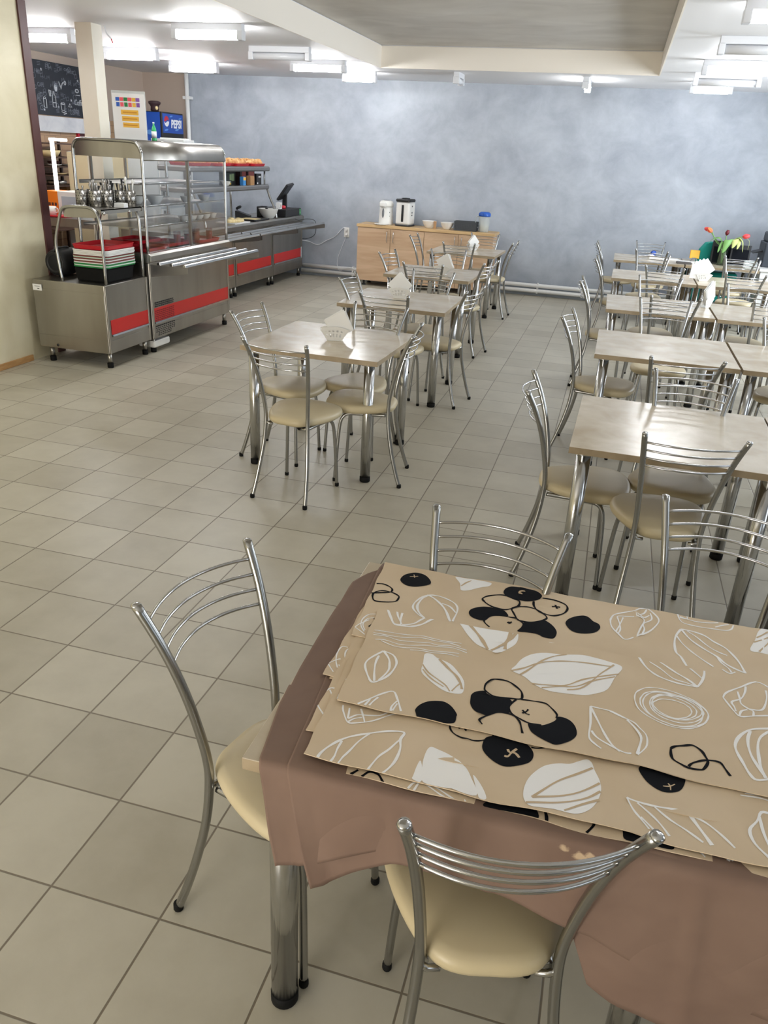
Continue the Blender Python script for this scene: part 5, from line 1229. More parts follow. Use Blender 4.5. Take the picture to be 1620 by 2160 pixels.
# ------------------------------------------------------------------ oak sideboard and what stands on it
sb = thing('sideboard', 'light oak sideboard with four doors against the grey wall', 'sideboard', (0, 0, 0))
SX0, SX1, SY0, SY1 = -0.560, 1.420, 8.41, 8.84
MB().box(SX0+0.012, SX1-0.012, SY0+0.018, SY1, 0.115, 0.815).build('carcass', M_OAK, sb, bevel=0.002)
MB().box(SX0-0.012, SX1+0.012, SY0-0.012, SY1+0.01, 0.815, 0.853).build('top', M_OAKT, sb, bevel=0.003)
dw = (SX1-SX0)/4
for k in range(4):
    a = SX0+k*dw+0.003; b_ = SX0+(k+1)*dw-0.003
    d = MB().box(a, b_, SY0, SY0+0.018, 0.075, 0.808).build('door', M_OAK, sb, bevel=0.0015)
    hx = b_-0.045 if k % 2 == 0 else a+0.045
    MB().tube(catmull([(hx, SY0, 0.775), (hx, SY0-0.026, 0.760), (hx, SY0-0.030, 0.70), (hx, SY0-0.026, 0.640), (hx, SY0, 0.625)], 4), 0.005, 8).build('handle', M_CHROME, d)
for x in (SX0+0.10, SX0+0.75, SX1-0.75, SX1-0.10):
    for y in (SY0+0.08, SY1-0.08):
        MB().lathe([(0.03, 0), (0.03, 0.012), (0.016, 0.02), (0.016, 0.085), (0.03, 0.1), (0.03, 0.115)], 14, 0, (x, y, 0)).build('foot', M_BLACK, sb)
ZT = 0.8535
def thermopot_a(x, y):
    o = thing('thermopot', 'all-white rounded thermopot on a saucer at the left end of the sideboard', 'thermopot', (x, y, ZT), -0.2, 'thermopots on the sideboard')
    MB().lathe([(0, 0), (0.100, 0), (0.105, 0.012), (0.104, 0.04), (0.096, 0.20), (0.096, 0.245), (0, 0.245)], 28).build('body', M_WHITEP, o)
    MB().lathe([(0.0975, 0.246), (0.103, 0.252), (0.103, 0.29), (0.088, 0.318), (0.05, 0.327), (0, 0.328)], 28).build('lid', M_WHITEC, o)
    MB().rbox(-0.05, 0.05, -0.145, -0.085, 0.245, 0.305, 0.025, 4).build('spout', M_WHITEP, o)
    MB().sphere((0, -0.093, 0.150), 0.020, 0.012, 0.075, 12, 8).build('level_window', MATS.setdefault('window_grey', mat('window_grey', srgb(120, 122, 126), 0.15)), o)
    MB().lathe([(0.045, 0.3255), (0.045, 0.331), (0, 0.333)], 18).build('button_panel', MATS['grey_print'], o)
    for z in (.08, .12, .17): MB().sphere((0.080, -0.052, z), 0.006, 0.006, 0.008, 6, 4).build('print_mark', M_BLACK, o)
thermopot_a(-0.195, 8.60)
o = thing('saucer', 'white saucer half under the rounded thermopot on the sideboard', 'saucer', (-0.225, 8.475, ZT))
MB().lathe([(0, 0), (0.06, 0), (0.105, 0.014), (0.104, 0.017), (0.06, 0.005), (0, 0.005)], 26).build('saucer_body', M_WHITEC, o)
o = thing('thermopot', 'white thermopot with a black lid and a black level strip on the sideboard', 'thermopot', (0.090, 8.60, ZT), -0.15, 'thermopots on the sideboard')
MB().rbox(-0.115, 0.115, -0.115, 0.115, 0, 0.022, 0.03, 4).build('base', M_BLACK, o)
MB().rbox(-0.108, 0.108, -0.110, 0.110, 0.022, 0.325, 0.035, 5).build('body', M_WHITEP, o)
MB().rbox(-0.112, 0.112, -0.128, 0.112, 0.325, 0.362, 0.035, 5).lathe([(0.06, 0.362), (0.055, 0.375), (0, 0.378)], 18).build('lid', M_BLACK, o)
MB().rbox(-0.012, 0.018, -0.1125, -0.1095, 0.06, 0.285, 0.010, 3, 0, Matrix.Translation((0, 0, 0))).build('level_strip', M_BLACK, o)
for z in (0.14, 0.175, 0.26): MB().box(0.1085, 0.1092, -0.03, 0.0, z, z+0.02).build('print_mark', M_BLACK, o)
bowl(0.455, 8.58, ZT, 'white bowl with a wooden stick on the sideboard, nearer the thermopots', None, 1.75, 'white bowls on the sideboard')
o = thing('wooden_stick', 'small wooden stick leaning on the left white bowl of the sideboard', 'stick', (0.555, 8.50, ZT))
MB().box(-0.02, 0.02, -0.003, 0.003, 0, 0.10, 0, Matrix.Rotation(-0.12, 4, 'X')).build('stick_body', M_KRAFT, o)
bowl(0.715, 8.58, ZT, 'white bowl between the stick bowl and the dark basket on the sideboard', None, 1.65, 'white bowls on the sideboard')
o = thing('basket', 'dark grey woven plastic basket on the sideboard', 'basket', (1.02 if False else 0.985-0.17, 8.60, ZT))
o.location = (0.985, 8.60, ZT)
b = MB(); w, d, h = 0.155, 0.09, 0.115
for sx, sy, n_, ax in ((0, -1, 13, 'x'), (0, 1, 13, 'x'), (-1, 0, 8, 'y'), (1, 0, 8, 'y')):
    for k in range(n_):
        u = -1+2*(k+0.5)/n_
        if ax == 'x': b.box(u*w-0.008, u*w+0.008, sy*d-0.003, sy*d+0.003, 0.004, h)
        else: b.box(sx*w-0.003, sx*w+0.003, u*d-0.008, u*d+0.008, 0.004, h)
for z in (0.004, 0.026, 0.048, 0.070, 0.092, h-0.004):
    for y in (-d, d): b.box(-w-0.005, w+0.005, y-0.005, y+0.005, z, z+0.012)
    for x in (-w, w): b.box(x-0.005, x+0.005, -d, d, z, z+0.012)
b.box(-w, w, -d, d, 0, 0.004); b.build('basket_body', mat('basket_grey', srgb(62, 66, 70), 0.6), o)
o = thing('water_jug', 'clear plastic jug with a blue lid at the right end of the sideboard', 'jug', (1.235, 8.60, ZT), 0.2)
MB().lathe([(0, 0), (0.066, 0), (0.070, 0.01), (0.080, 0.215), (0.078, 0.215), (0.067, 0.012), (0, 0.008)], 26).build('jug_body', M_CLEARP, o)
MB().lathe([(0, 0.012), (0.066, 0.012), (0.070, 0.085), (0, 0.085)], 24).build('water', M_LIQ, o)
MB().lathe([(0.083, 0.205), (0.085, 0.215), (0.083, 0.245), (0.06, 0.262), (0, 0.265)], 26).rbox(-0.02, 0.02, -0.105, -0.06, 0.215, 0.25, 0.008, 3).build('lid', M_BLUEC, o)
MB().tube(catmull([(-0.075, 0, 0.205), (-0.115, 0, 0.19), (-0.115, 0, 0.08), (-0.072, 0, 0.05)], 4), 0.008, 8).build('handle', M_CLEARP, o)
# ------------------------------------------------------------------ last right table: tulips, papers, bags
def petal_cup(b, c, d, s, mi):
    """a tulip head of six petals opening along d"""
    d = Vector(d).normalized(); u = d.orthogonal().normalized(); w = d.cross(u)
    for k in range(6):
        a = 2*PI*k/6+(0.2 if k % 2 else 0); rad = u*math.cos(a)+w*math.sin(a); tan = d.cross(rad); R = 1.0 if k % 2 else 0.9
        vs = []; fs = []
        prof = [(0.0, 0.05, 0.12), (0.18, 0.55, 0.55), (0.45, 0.80, 0.75), (0.75, 0.72, 0.60), (0.95, 0.50, 0.28), (1.05, 0.42, 0.03)]
        for h, r, wd in prof:
            for t in (-1, -0.4, 0.4, 1):
                vs.append(Vector(c)+d*h*s*1.5+rad*(r*R*s*0.62*(1-0.18*t*t))+tan*(wd*s*0.55*t))
        for i in range(len(prof)-1):
            for j in range(3):
                q = i*4+j; fs.append((q, q+1, q+5, q+4))
        b.add(vs, fs, mi[k % len(mi)], True)
def leaf_blade(b, pts, w, side, mi=0):
    P = catmull(pts, 5); n = len(P); vs = []; fs = []
    sd = Vector(side).normalized()
    for i, p in enumerate(P):
        t = i/(n-1); ww = w*math.sin(PI*min(1, 0.12+0.88*t))**0.7*(1 if t < 0.98 else 0.1)
        vs += [p-sd*ww, p+Vector((0, 0, -0.12*ww)), p+sd*ww]
    for i in range(n-1):
        for j in range(2):
            q = i*3+j; fs.append((q, q+1, q+4, q+3))
    b.add(vs, fs, mi, True)
VX, VY = 4.345, 7.84
o = thing('tulip_vase', 'glass vase of drooping red tulips on the last right table', 'vase of flowers', (VX, VY, TH))
MB().lathe([(0, 0), (0.052, 0), (0.056, 0.01), (0.060, 0.25), (0.057, 0.25), (0.052, 0.014), (0, 0.012)], 24).build('vase', M_VASE, o)
MB().lathe([(0, 0.014), (0.051, 0.014), (0.0535, 0.14), (0, 0.14)], 20).build('water', MATS.setdefault('vase_water', (lambda m: (thin_glass(m, (0.72, 0.78, 0.58, 1), 0.05), m)[1])(mat('vase_water', (0.7, 0.75, 0.5, 1), 0.05))), o)
def tulip(tip, bend, mats_, s, dirv):
    st = MB(); P = catmull([(0, 0, 0.02), (bend[0]*0.3, bend[1]*0.3, 0.20), bend, tip], 6); st.tube(P, 0.0055, 7)
    f = st.build('stem', M_LEAF, o)
    b = MB(); petal_cup(b, tip, dirv, s, (0, 1) if len(mats_) > 1 else (0,)); h = b.build('flower', mats_, o); h.modifiers.new('thick', 'SOLIDIFY').thickness = 0.0015
tulip((-0.175, 0, 0.372), (-0.11, 0, 0.27), [M_TULR, M_TULO], 0.052, (-0.9, -0.1, 0.62))
tulip((-0.205, 0.03, 0.392), (-0.12, 0.02, 0.30), [M_TULP, M_TULR], 0.045, (-0.9, 0.1, 0.30))
tulip((-0.005, 0.02, 0.345), (0.005, 0.01, 0.27), [M_TULD], 0.044, (0.15, 0, 1))
tulip((0.175, -0.01, 0.345), (0.10, 0, 0.31), [M_TULP, M_TULR], 0.056, (1, -0.1, 0.22))
for pts, w, sd in (([(0, 0, 0.20), (-0.07, -0.01, 0.31), (-0.15, -0.02, 0.30), (-0.20, -0.03, 0.24)], 0.026, (0.2, 1, 0.3)), ([(0, -0.03, 0.22), (0.02, -0.06, 0.31), (0.01, -0.09, 0.25), (-0.02, -0.10, 0.15)], 0.05, (1, 0.15, 0.2)),
                   ([(0.01, 0, 0.20), (-0.03, -0.05, 0.28), (-0.06, -0.08, 0.22), (-0.075, -0.09, 0.15)], 0.022, (1, 0.3, 0.1))):
    b = MB(); leaf_blade(b, pts, w, sd); l_ = b.build('leaf', M_LEAF, o); l_.modifiers.new('thick', 'SOLIDIFY').thickness = 0.001
for pts, w, sd in (([(0.03, 0, 0.22), (0.12, -0.02, 0.33), (0.19, -0.03, 0.29), (0.21, -0.04, 0.17)], 0.018, (0.6, 1, 0)), ([(0.03, 0, 0.22), (0.15, -0.01, 0.335), (0.26, -0.02, 0.31), (0.265, -0.03, 0.20)], 0.012, (0.3, 1, 0)),
                   ([(0.02, -0.02, 0.22), (0.09, -0.04, 0.315), (0.10, -0.07, 0.27), (0.08, -0.08, 0.21)], 0.04, (1, 0.2, 0.2)), ([(0.02, 0.01, 0.22), (0.13, 0.0, 0.325), (0.15, -0.05, 0.26), (0.14, -0.06, 0.20)], 0.028, (1, 0.4, 0.2))):
    b = MB(); leaf_blade(b, pts, w, sd); l_ = b.build('wilted_leaf', M_LEAFY, o); l_.modifiers.new('thick', 'SOLIDIFY').thickness = 0.001
def display_box(x0, x1, y0, y1, h, label, name='menu_board', rz=0.0):
    o = thing(name, label, 'board', ((x0+x1)/2, (y0+y1)/2, TH+0.0003), rz, 'dark boards standing on the last right table')
    w, d = (x1-x0)/2, (y1-y0)/2
    MB().prism([(-d, 0), (d, 0), (d*0.2, h), (d*0.2-0.014, h)], -w, w, 'x').build('board_body', M_BLACK, o, bevel=0.002)
    MB().prism([(-d-0.002, 0.02), (-d, 0.02), (d*0.2-0.014, h-0.02), (d*0.2-0.016, h-0.02)], -w+0.02, w-0.02, 'x').build('board_face', M_INK, o)
display_box(4.22, 4.50, 7.93, 8.03, 0.272, 'black board standing directly behind the tulip vase')
display_box(4.43, 4.66, 7.84, 7.92, 0.245, 'black board under the wilted leaves, right of the tulip vase')
o = thing('gift_bag', 'teal green bag standing left of the black board on the last right table', 'bag', (4.175, 8.07, TH+0.0003), 0.2)
MB().prism([(-0.11, 0), (0.10, 0), (0.12, 0.20), (0.05, 0.25), (-0.03, 0.235), (-0.09, 0.15)], -0.05, 0.05, 'y').build('bag_body', M_TEAL, o, bevel=0.01)
o = thing('teal_bag', 'teal cloth bag on the seat under the last right tables', 'bag', (4.30, 8.15, 0.0))
MB().rbox(-0.30, 0.30, -0.12, 0.12, 0.26, 0.62, 0.05, 4, taper=0.15).build('bag_body', M_TEAL, o)
MB().box(-0.28, 0.28, -0.13, 0.13, 0.235, 0.26).box(-0.26, -0.23, -0.1, 0.1, 0, 0.235).box(0.23, 0.26, -0.1, 0.1, 0, 0.235).build('low_stool', M_STEELD, o)
o = thing('card_holder', 'small orange card on a stand left of the teal bag', 'card holder', (4.03, 7.93, TH), 0.1)
MB().rbox(-0.058, 0.058, -0.005, 0.005, 0.045, 0.145, 0.01, 3, 0, Matrix.Rotation(-0.08, 4, 'X')).build('card', M_YEL, o)
MB().tube([(-0.05, -0.02, 0.0), (-0.02, 0, 0.05), (0.02, 0, 0.05), (0.05, -0.02, 0.0)], 0.006, 6).build('stand', M_STEELD, o)
o = thing('book', 'dark closed booklet lying at the joint of the last right tables', 'book', (3.895, 7.635, TH), 0.06)
MB().box(-0.085, 0.085, -0.05, 0.05, 0.0005, 0.022).build('cover', MATS.setdefault('book_dark', mat('book_dark', srgb(84, 80, 78), 0.6)), o); MB().box(-0.08, 0.086, -0.046, 0.0505, 0.005, 0.018).build('pages', M_KRAFT, o)
for x, y, rz, lab in ((3.74, 8.02, 0.1, 'white paper sheets lying left on the last right table'), (3.94, 7.87, -0.15, 'white paper sheets lying beside the orange card')):
    o = thing('paper_sheets', lab, 'papers', (x, y, TH), rz, 'papers on the last right table')
    MB().box(-0.10, 0.10, -0.075, 0.075, 0.0004, 0.006).box(-0.08, 0.12, -0.06, 0.07, 0.006, 0.010, 0, rotz(0.12)).build('sheets', M_PAPER, o)
o = thing('tape_dispenser', 'white and dark desk tape dispenser behind the rear chair of the last table', 'tape dispenser', (3.56, 7.98, TH), 0.5)
MB().prism([(-0.09, 0), (0.09, 0), (0.08, 0.03), (0.0, 0.03), (-0.05, 0.055), (-0.09, 0.045)], -0.025, 0.025, 'y').build('base', M_WHITEP, o, bevel=0.004)
MB().lathe([(0.018, -0.012), (0.034, -0.012), (0.034, 0.012), (0.018, 0.012)], 18, 0, (0, 0, 0), axes((-0.03, 0, 0.066), (1, 0, 0), (0, 0, 1), (0, -1, 0))).build('tape_roll', M_BLUE, o)
o = thing('organizer', 'clear plastic tub at the right end of the last right table', 'tub', (4.66, 7.70, TH))
MB().rbox(-0.075, 0.075, -0.05, 0.05, 0.0005, 0.085, 0.02, 3).build('tub_body', M_CLEARP, o)
# dark appliance at the right edge with papers on it, on a white cabinet
o = thing('white_cabinet', 'white cabinet at the right edge of the photo carrying the dark machine', 'cabinet', (5.10, 8.30, 0))
MB().box(-0.28, 0.30, -0.45, 0.45, 0.06, 0.70).build('body', M_WHITEP, o, bevel=0.004); MB().box(-0.30, 0.32, -0.48, 0.47, 0.70, 0.73).build('top', M_WHITEP, o, bevel=0.003)
MB().box(-0.26, 0.28, -0.40, 0.42, 0, 0.06).build('plinth', M_STEELD, o)
o = thing('printer', 'dark machine with white papers on top at the right edge', 'printer', (5.03, 8.28, 0.7303))
M_PRN = mat('printer_dark', srgb(52, 58, 66), 0.45)
MB().rbox(-0.19, 0.22, -0.22, 0.22, 0, 0.29, 0.02, 3).build('housing', M_PRN, o); MB().rbox(-0.17, 0.22, -0.2, 0.2, 0.292, 0.40, 0.03, 3).build('lid', M_PRN, o)
MB().prism([(-0.19, 0.17), (-0.30, 0.145), (-0.31, 0.152), (-0.19, 0.19)], -0.12, 0.12, 'y').build('paper_tray', M_BLACK, o)
o = thing('paper_pile', 'white paper pile lying on the dark machine at the right edge', 'papers', (5.06, 8.26, 1.1308))
MB().box(-0.17, 0.17, -0.16, 0.16, 0, 0.02).box(-0.14, 0.18, -0.14, 0.16, 0.02, 0.036, 0, rotz(0.15)).build('sheets', M_PAPER, o)
# ------------------------------------------------------------------ kitchen side
o = thing('drinks_fridge', 'dark drinks fridge with a lit blue header in the kitchen corner', 'fridge', (-3.68, 8.31, 0))
MB().box(-0.27, 0.27, -0.30, 0.30, 0.03, 1.84).build('cabinet', M_BLACK, o, bevel=0.008)
MB().box(-0.27, 0.30, -0.30, 0.30, 1.84, 2.17).build('header_box', M_BLACK, o, bevel=0.008)
MB().box(-0.265, 0.268, -0.306, -0.3005, 0.06, 2.16).build('side_print', M_BLUE, o)
w = MB()
for k, (x, z, r) in enumerate(((-0.1, 2.0, .05), (0.05, 1.6, .09), (-0.15, 1.5, .07), (0.1, 1.9, .04), (-0.05, 1.2, .1))): w.add([(x+r*math.cos(a)*(1.6 if 1 < a < 4 else 1), -0.3072, z+r*0.8*math.sin(a)) for a in [2*PI*i/12 for i in range(12)]], [tuple(range(12))])
w.build('splash_print', M_BLUEL, o)
hp_ = MB().box(0.3005, 0.304, -0.285, 0.285, 1.90, 2.15).build('header_panel', M_BLUE, o)
w = MB()
for k, (y, z, r) in enumerate(((-0.2, 1.94, .03), (0.1, 1.95, .03), (0.2, 2.10, .025), (-0.05, 2.12, .025))): w.add([(0.3046, y+r*1.8*math.cos(a), z+r*0.5*math.sin(a+0.6)) for a in [2*PI*i/10 for i in range(10)]], [tuple(range(10))])
w.build('ice_print', M_BLUEL, hp_)
b = MB()
c0y, c0z, R_ = -0.185, 2.052, 0.068
up_ = [(0.3052, c0y+R_*math.cos(a), c0z+R_*math.sin(a)) for a in [PI*k/12 for k in range(13)]]
dn_ = [(0.3052, c0y+R_*math.cos(a), c0z+R_*math.sin(a)) for a in [PI+PI*k/12 for k in range(13)]]
wv = [(0.3052, c0y+R_*(1-2*k/8), c0z+0.012*math.sin(2*PI*k/8)) for k in range(9)]
b.add(up_+[(x, y, z+0.010) for x, y, z in list(reversed(wv))[1:-1]], [tuple(range(13+7))], 0)
b.add(dn_+[(x, y, z-0.010) for x, y, z in wv[1:-1]], [tuple(range(13+7))], 1)
b.build('round_emblem', [M_PEPRED, M_SIGNLIT], hp_, fixn=False)
text_mesh('brand_lettering', 'PEPSI', 0.145, M_SIGNLIT, hp_, axes((0.3048, 0.085, 2.018), (0, 1, 0), (0, 0, 1), (1, 0, 0)), 0.0008, 0.12, sx=0.92, bold=0.006)
MB().box(0.272, 0.285, -0.27, 0.27, 0.12, 1.78).build('door', M_GLASS, o)
o = thing('coffee_urn', 'small brown jar standing on top of the drinks fridge', 'jar', (-3.56, 8.14, 2.1705))
MB().lathe([(0, 0), (0.05, 0), (0.06, 0.02), (0.055, 0.06), (0.07, 0.085), (0.085, 0.10), (0.085, 0.125), (0.05, 0.135), (0, 0.135)], 20).build('jar_body', M_CARDD, o)
MB().sphere((0.045, -0.03, 0.045), 0.024, 0.02, 0.028, 10, 6).build('jar_label', M_BREAD, o)
# chalkboard
cb_ = thing('chalkboard', 'black chalkboard covered in white drawings high on the kitchen wall', 'chalkboard', (XK+0.002, 0, 0))
d1, d2 = MB(), MB()
def YZ(y, z): return (0.0225, y, z)
def star(b, y, z, r):
    b.add([YZ(y+(r if k % 2 == 0 else r*0.42)*math.sin(PI*k/5), z+(r if k % 2 == 0 else r*0.42)*math.cos(PI*k/5)) for k in range(10)]+[YZ(y, z)], [(10, k, (k+1) % 10) for k in range(10)])
def stroke(b, pts, r=0.004, closed=False):
    P = [YZ(y, z) for y, z in pts]
    b.tube(P+([P[0]] if closed else []), r, 4)
def ell(y, z, ry, rz_, n=14, a0=0, a1=2*PI): return [(y+ry*math.cos(a0+(a1-a0)*k/n), z+rz_*math.sin(a0+(a1-a0)*k/n)) for k in range(n+1)]
for y, z in ((6.54, 2.53), (7.09, 2.22), (6.81, 2.125), (6.52, 2.08), (7.27, 2.46)): star(d1, y, z, 0.022)
d1.add([YZ(6.79+0.03*math.cos(a), 2.345+0.045*math.sin(a)) for a in [2*PI*k/16 for k in range(16)]], [tuple(range(16))]); stroke(d2, ell(6.79, 2.335, 0.042, 0.06), 0.003)
stroke(d1, [(6.70, 2.20), (6.70, 2.24), (6.72, 2.27), (6.725, 2.30), (6.74, 2.30), (6.745, 2.27), (6.765, 2.24), (6.765, 2.12), (6.70, 2.12)], 0.005, True); stroke(d1, [(6.70, 2.17), (6.765, 2.17)], 0.007)
stroke(d1, [(6.86, 2.17), (6.87, 2.09), (6.93, 2.09), (6.945, 2.165)], 0.005, True); stroke(d1, ell(6.905, 2.17, 0.04, 0.012), 0.004); stroke(d1, [(6.86, 2.075), (6.90, 2.065), (6.95, 2.08)], 0.006)
stroke(d1, [(6.52, 2.21), (6.52, 2.11), (6.57, 2.10), (6.575, 2.20)], 0.005, True); stroke(d1, ell(6.545, 2.215, 0.022, 0.01), 0.004)
stroke(d1, [(6.64, 2.31), (6.65, 2.24), (6.665, 2.24), (6.68, 2.30)], 0.007, True)
stroke(d1, [(6.86, 2.42), (6.90, 2.34), (6.93, 2.40), (6.955, 2.42)], 0.007); stroke(d1, ell(6.99, 2.415, 0.016, 0.022), 0.006)
stroke(d1, ell(7.23, 2.34, 0.035, 0.02), 0.006); stroke(d1, [(7.2, 2.29), (7.28, 2.29)], 0.006)
stroke(d1, [(7.02, 2.14), (7.05, 2.18), (7.09, 2.14)], 0.004, True); stroke(d1, [(6.90, 2.045), (6.96, 2.06)], 0.008)
rn = random.Random(21)
for k in range(90):
    y = 6.37+rn.random()*1.03; z = 2.06+rn.random()*0.53; t = rn.randrange(4)
    if t == 0: stroke(d2, ell(y, z, 0.02+rn.random()*0.02, 0.012+rn.random()*0.02), 0.003)
    elif t == 1:
        for q in range(3): stroke(d2, [(y, z+0.016*q), (y+0.06, z+0.016*q)], 0.003)
    elif t == 2: stroke(d2, [(y, z), (y+0.012, z+0.04), (y+0.03, z+0.01), (y+0.05, z+0.045), (y+0.06, z)], 0.003)
    else: stroke(d2, [(y, z), (y+0.05, z+0.01), (y+0.045, z+0.05), (y+0.005, z+0.04)], 0.003, True)
bd = MB().box(0.0, 0.02, 6.33, 7.48, 2.022, 2.63)
bd.add(d1.v, d1.f, 1); bd.add(d2.v, d2.f, 2)
bd.build('board', [M_BOARD, M_CHALK, M_CHALKD], cb_, fixn=False)
MT = lambda y, z: axes((0.0212, y, z), (0, 1, 0), (0, 0, 1), (1, 0, 0))
text_mesh('chalk_word', 'COFFEE', 0.085, M_CHALKD, cb_, MT(7.14, 2.075), 0.0008, 0, sx=0.72)
text_mesh('chalk_word', 'Coffee', 0.10, M_CHALK, cb_, MT(7.26, 2.20), 0.0008, 0.2, sx=0.8)
text_mesh('chalk_word', 'Juice', 0.08, M_CHALKD, cb_, MT(7.12, 2.56), 0.0008, 0.2, sx=0.9)
text_mesh('chalk_word', 'CAFE', 0.07, M_CHALKD, cb_, MT(6.50, 2.355), 0.0008, 0, sx=0.8)
# dish rack
rk = thing('dish_rack', 'dark brown open rack of dishes seen through the kitchen opening', 'rack', (0, 0, 0))
for x in (-4.10,):
    for y in (5.98, 6.62): MB().box(x-0.015, x+0.015, y-0.015, y+0.015, 0, 1.74).build('upright', M_RACK, rk)
for z in (1.70, 1.545, 1.44, 1.34, 1.22, 1.12, 0.70, 0.30): MB().box(-4.12, -3.70, 5.96, 6.64, z-0.012, z).build('shelf_board', M_RACK, rk)
def dish(name, label, cat, x, y, z, mb, m, group='dishes on the brown rack'):
    o = mb.build(name, m, None, (x, y, z)); tag(o, label, cat, group)
rn = random.Random(4)
PLATE = [(0, 0), (0.05, 0), (0.09, 0.018), (0.088, 0.022), (0.05, 0.006), (0, 0.006)]
dish('basin', 'pale basin on the top shelf of the brown rack', 'basin', -3.88, 6.13, 1.5455, MB().lathe([(0, 0), (0.09, 0), (0.13, 0.07), (0.125, 0.075), (0.085, 0.008), (0, 0.008)], 18), M_BREAD)
dish('cup', 'white cup on the top shelf of the brown rack', 'cup', -3.80, 6.42, 1.5455, MB().lathe([(0, 0), (0.035, 0), (0.04, 0.07), (0.036, 0.07), (0.03, 0.008), (0, 0.008)], 14), M_WHITEC)
dish('plate', 'white plate at the left of the second shelf of the brown rack', 'plate', -3.84, 6.14, 1.4405, MB().lathe(PLATE, 18), M_WHITEC)
dish('plate', 'white plate at the right of the second shelf of the brown rack', 'plate', -3.84, 6.42, 1.4405, MB().lathe(PLATE, 18), M_WHITEC)
dish('red_bowl', 'dark red bowl on the second shelf between two plates', 'bowl', -3.96, 6.29, 1.4405, MB().lathe([(0, 0), (0.05, 0), (0.08, 0.05), (0.075, 0.05), (0.045, 0.008), (0, 0.008)], 16), M_BROWNP)
dish('plate', 'pale plate on the third shelf of the brown rack', 'plate', -3.82, 6.20, 1.3405, MB().lathe(PLATE, 18), M_BREAD)
dish('steel_pan', 'steel pan on the fourth shelf of the brown rack', 'pan', -3.86, 6.18, 1.2205, MB().lathe([(0, 0), (0.11, 0), (0.12, 0.05), (0.115, 0.05), (0.105, 0.006), (0, 0.006)], 18), M_STEEL)
dish('carton', 'brown cardboard box low on the brown rack', 'box', -3.88, 6.40, 1.1205, MB().box(-0.08, 0.08, -0.12, 0.12, 0, 0.08), M_KRAFT)
# kitchen worktop behind the low counter
wt = thing('kitchen_worktop', 'grey kitchen worktop behind the low counter with a dark gap below', 'worktop', (0, 0, 0))
MB().box(-3.30, -2.12, 4.50, 5.15, 0.955, 0.995).box(-3.30, -2.12, 4.50, 4.52, 0.91, 0.955).build('slab', M_STEEL, wt)
for x in (-3.26, -2.16):
    for y in (4.54, 5.11): MB().box(x-0.02, x+0.02, y-0.02, y+0.02, 0, 0.955).build('leg', M_STEEL, wt)
MB().box(-3.08, -2.16, 4.54, 5.11, 0.42, 0.44).build('lower_shelf', M_STEELD, wt)
def tub(x, y, z, w, h, m, label): tag(MB().rbox(-w, w, -0.12, 0.12, 0, h, 0.03, 3, taper=0.08).build('storage_tub', m, None, (x, y, z)), label, 'tub', 'tubs under the kitchen worktop')
tub(-2.86, 4.74, 0.4405, .12, .22, M_WHITEP, 'white tub under the kitchen worktop'); tub(-2.52, 4.76, 0.4405, .16, .20, M_PRN, 'blue-grey tub under the kitchen worktop')
o = thing('counter_tray', 'red tray under the white mug on the kitchen worktop', 'tray', (-2.82, 4.62, 0.9955)); MB().rbox(-0.17, 0.20, -0.09, 0.10, 0, 0.018, 0.02).build('tray_body', M_REDP, o)
o = thing('mug', 'white mug in front of the orange box in the kitchen', 'mug', (-2.785, 4.60, 1.0140))
MB().lathe([(0, 0), (0.042, 0), (0.046, 0.085), (0.043, 0.085), (0.039, 0.008), (0, 0.008)], 20).build('mug_body', M_WHITEC, o)
MB().tube(catmull([(0.044, 0, 0.07), (0.072, 0, 0.065), (0.072, 0, 0.03), (0.042, 0, 0.02)], 4), 0.006, 7).build('handle', M_WHITEC, o)
o = thing('dispenser', 'orange sided white dispenser box on the kitchen worktop', 'dispenser', (-2.80, 4.87, 0.9955), 0.0)
MB().box(-0.19, 0.0, -0.13, 0.14, 0.0, 0.245).build('orange_body', M_ORANGE, o, bevel=0.004)
MB().box(0.0, 0.30, -0.135, 0.14, 0.0, 0.25).build('white_front', M_WHITEP, o, bevel=0.008)
d = MB().box(0.05, 0.27, -0.138, -0.1352, 0.03, 0.20).build('grey_screen', MATS.setdefault('screen_grey', mat('screen_grey', srgb(176, 188, 198), 0.3)), o)
MB().box(0.08, 0.135, -0.1392, -0.1382, 0.06, 0.068).box(0.08, 0.135, -0.1392, -0.1382, 0.09, 0.098).box(0.127, 0.135, -0.1392, -0.1382, 0.06, 0.098).build('mark', M_SIGNLIT, d)
p = MB()
for k in range(4): p.box(-0.16+0.038*k, -0.135+0.038*k, -0.1312, -0.1302, 0.10, 0.13)
p.build('print_mark', M_REDWOOD, o)
o = thing('desk_lamp', 'white glowing L-shaped lamp behind the orange dispenser', 'lamp', (-3.035, 5.06, 0.9955))
MB().lathe([(0, 0), (0.07, 0), (0.07, 0.015), (0, 0.018)], 18).build('base', M_WHITEP, o)
MB().rbox(-0.022, 0.022, -0.012, 0.012, 0.018, 0.74, 0.008, 3).build('post', M_LEDLAMP, o)
MB().rbox(-0.03, 0.19, -0.02, 0.02, 0.735, 0.765, 0.014, 4).build('arm', M_LEDLAMP, o)
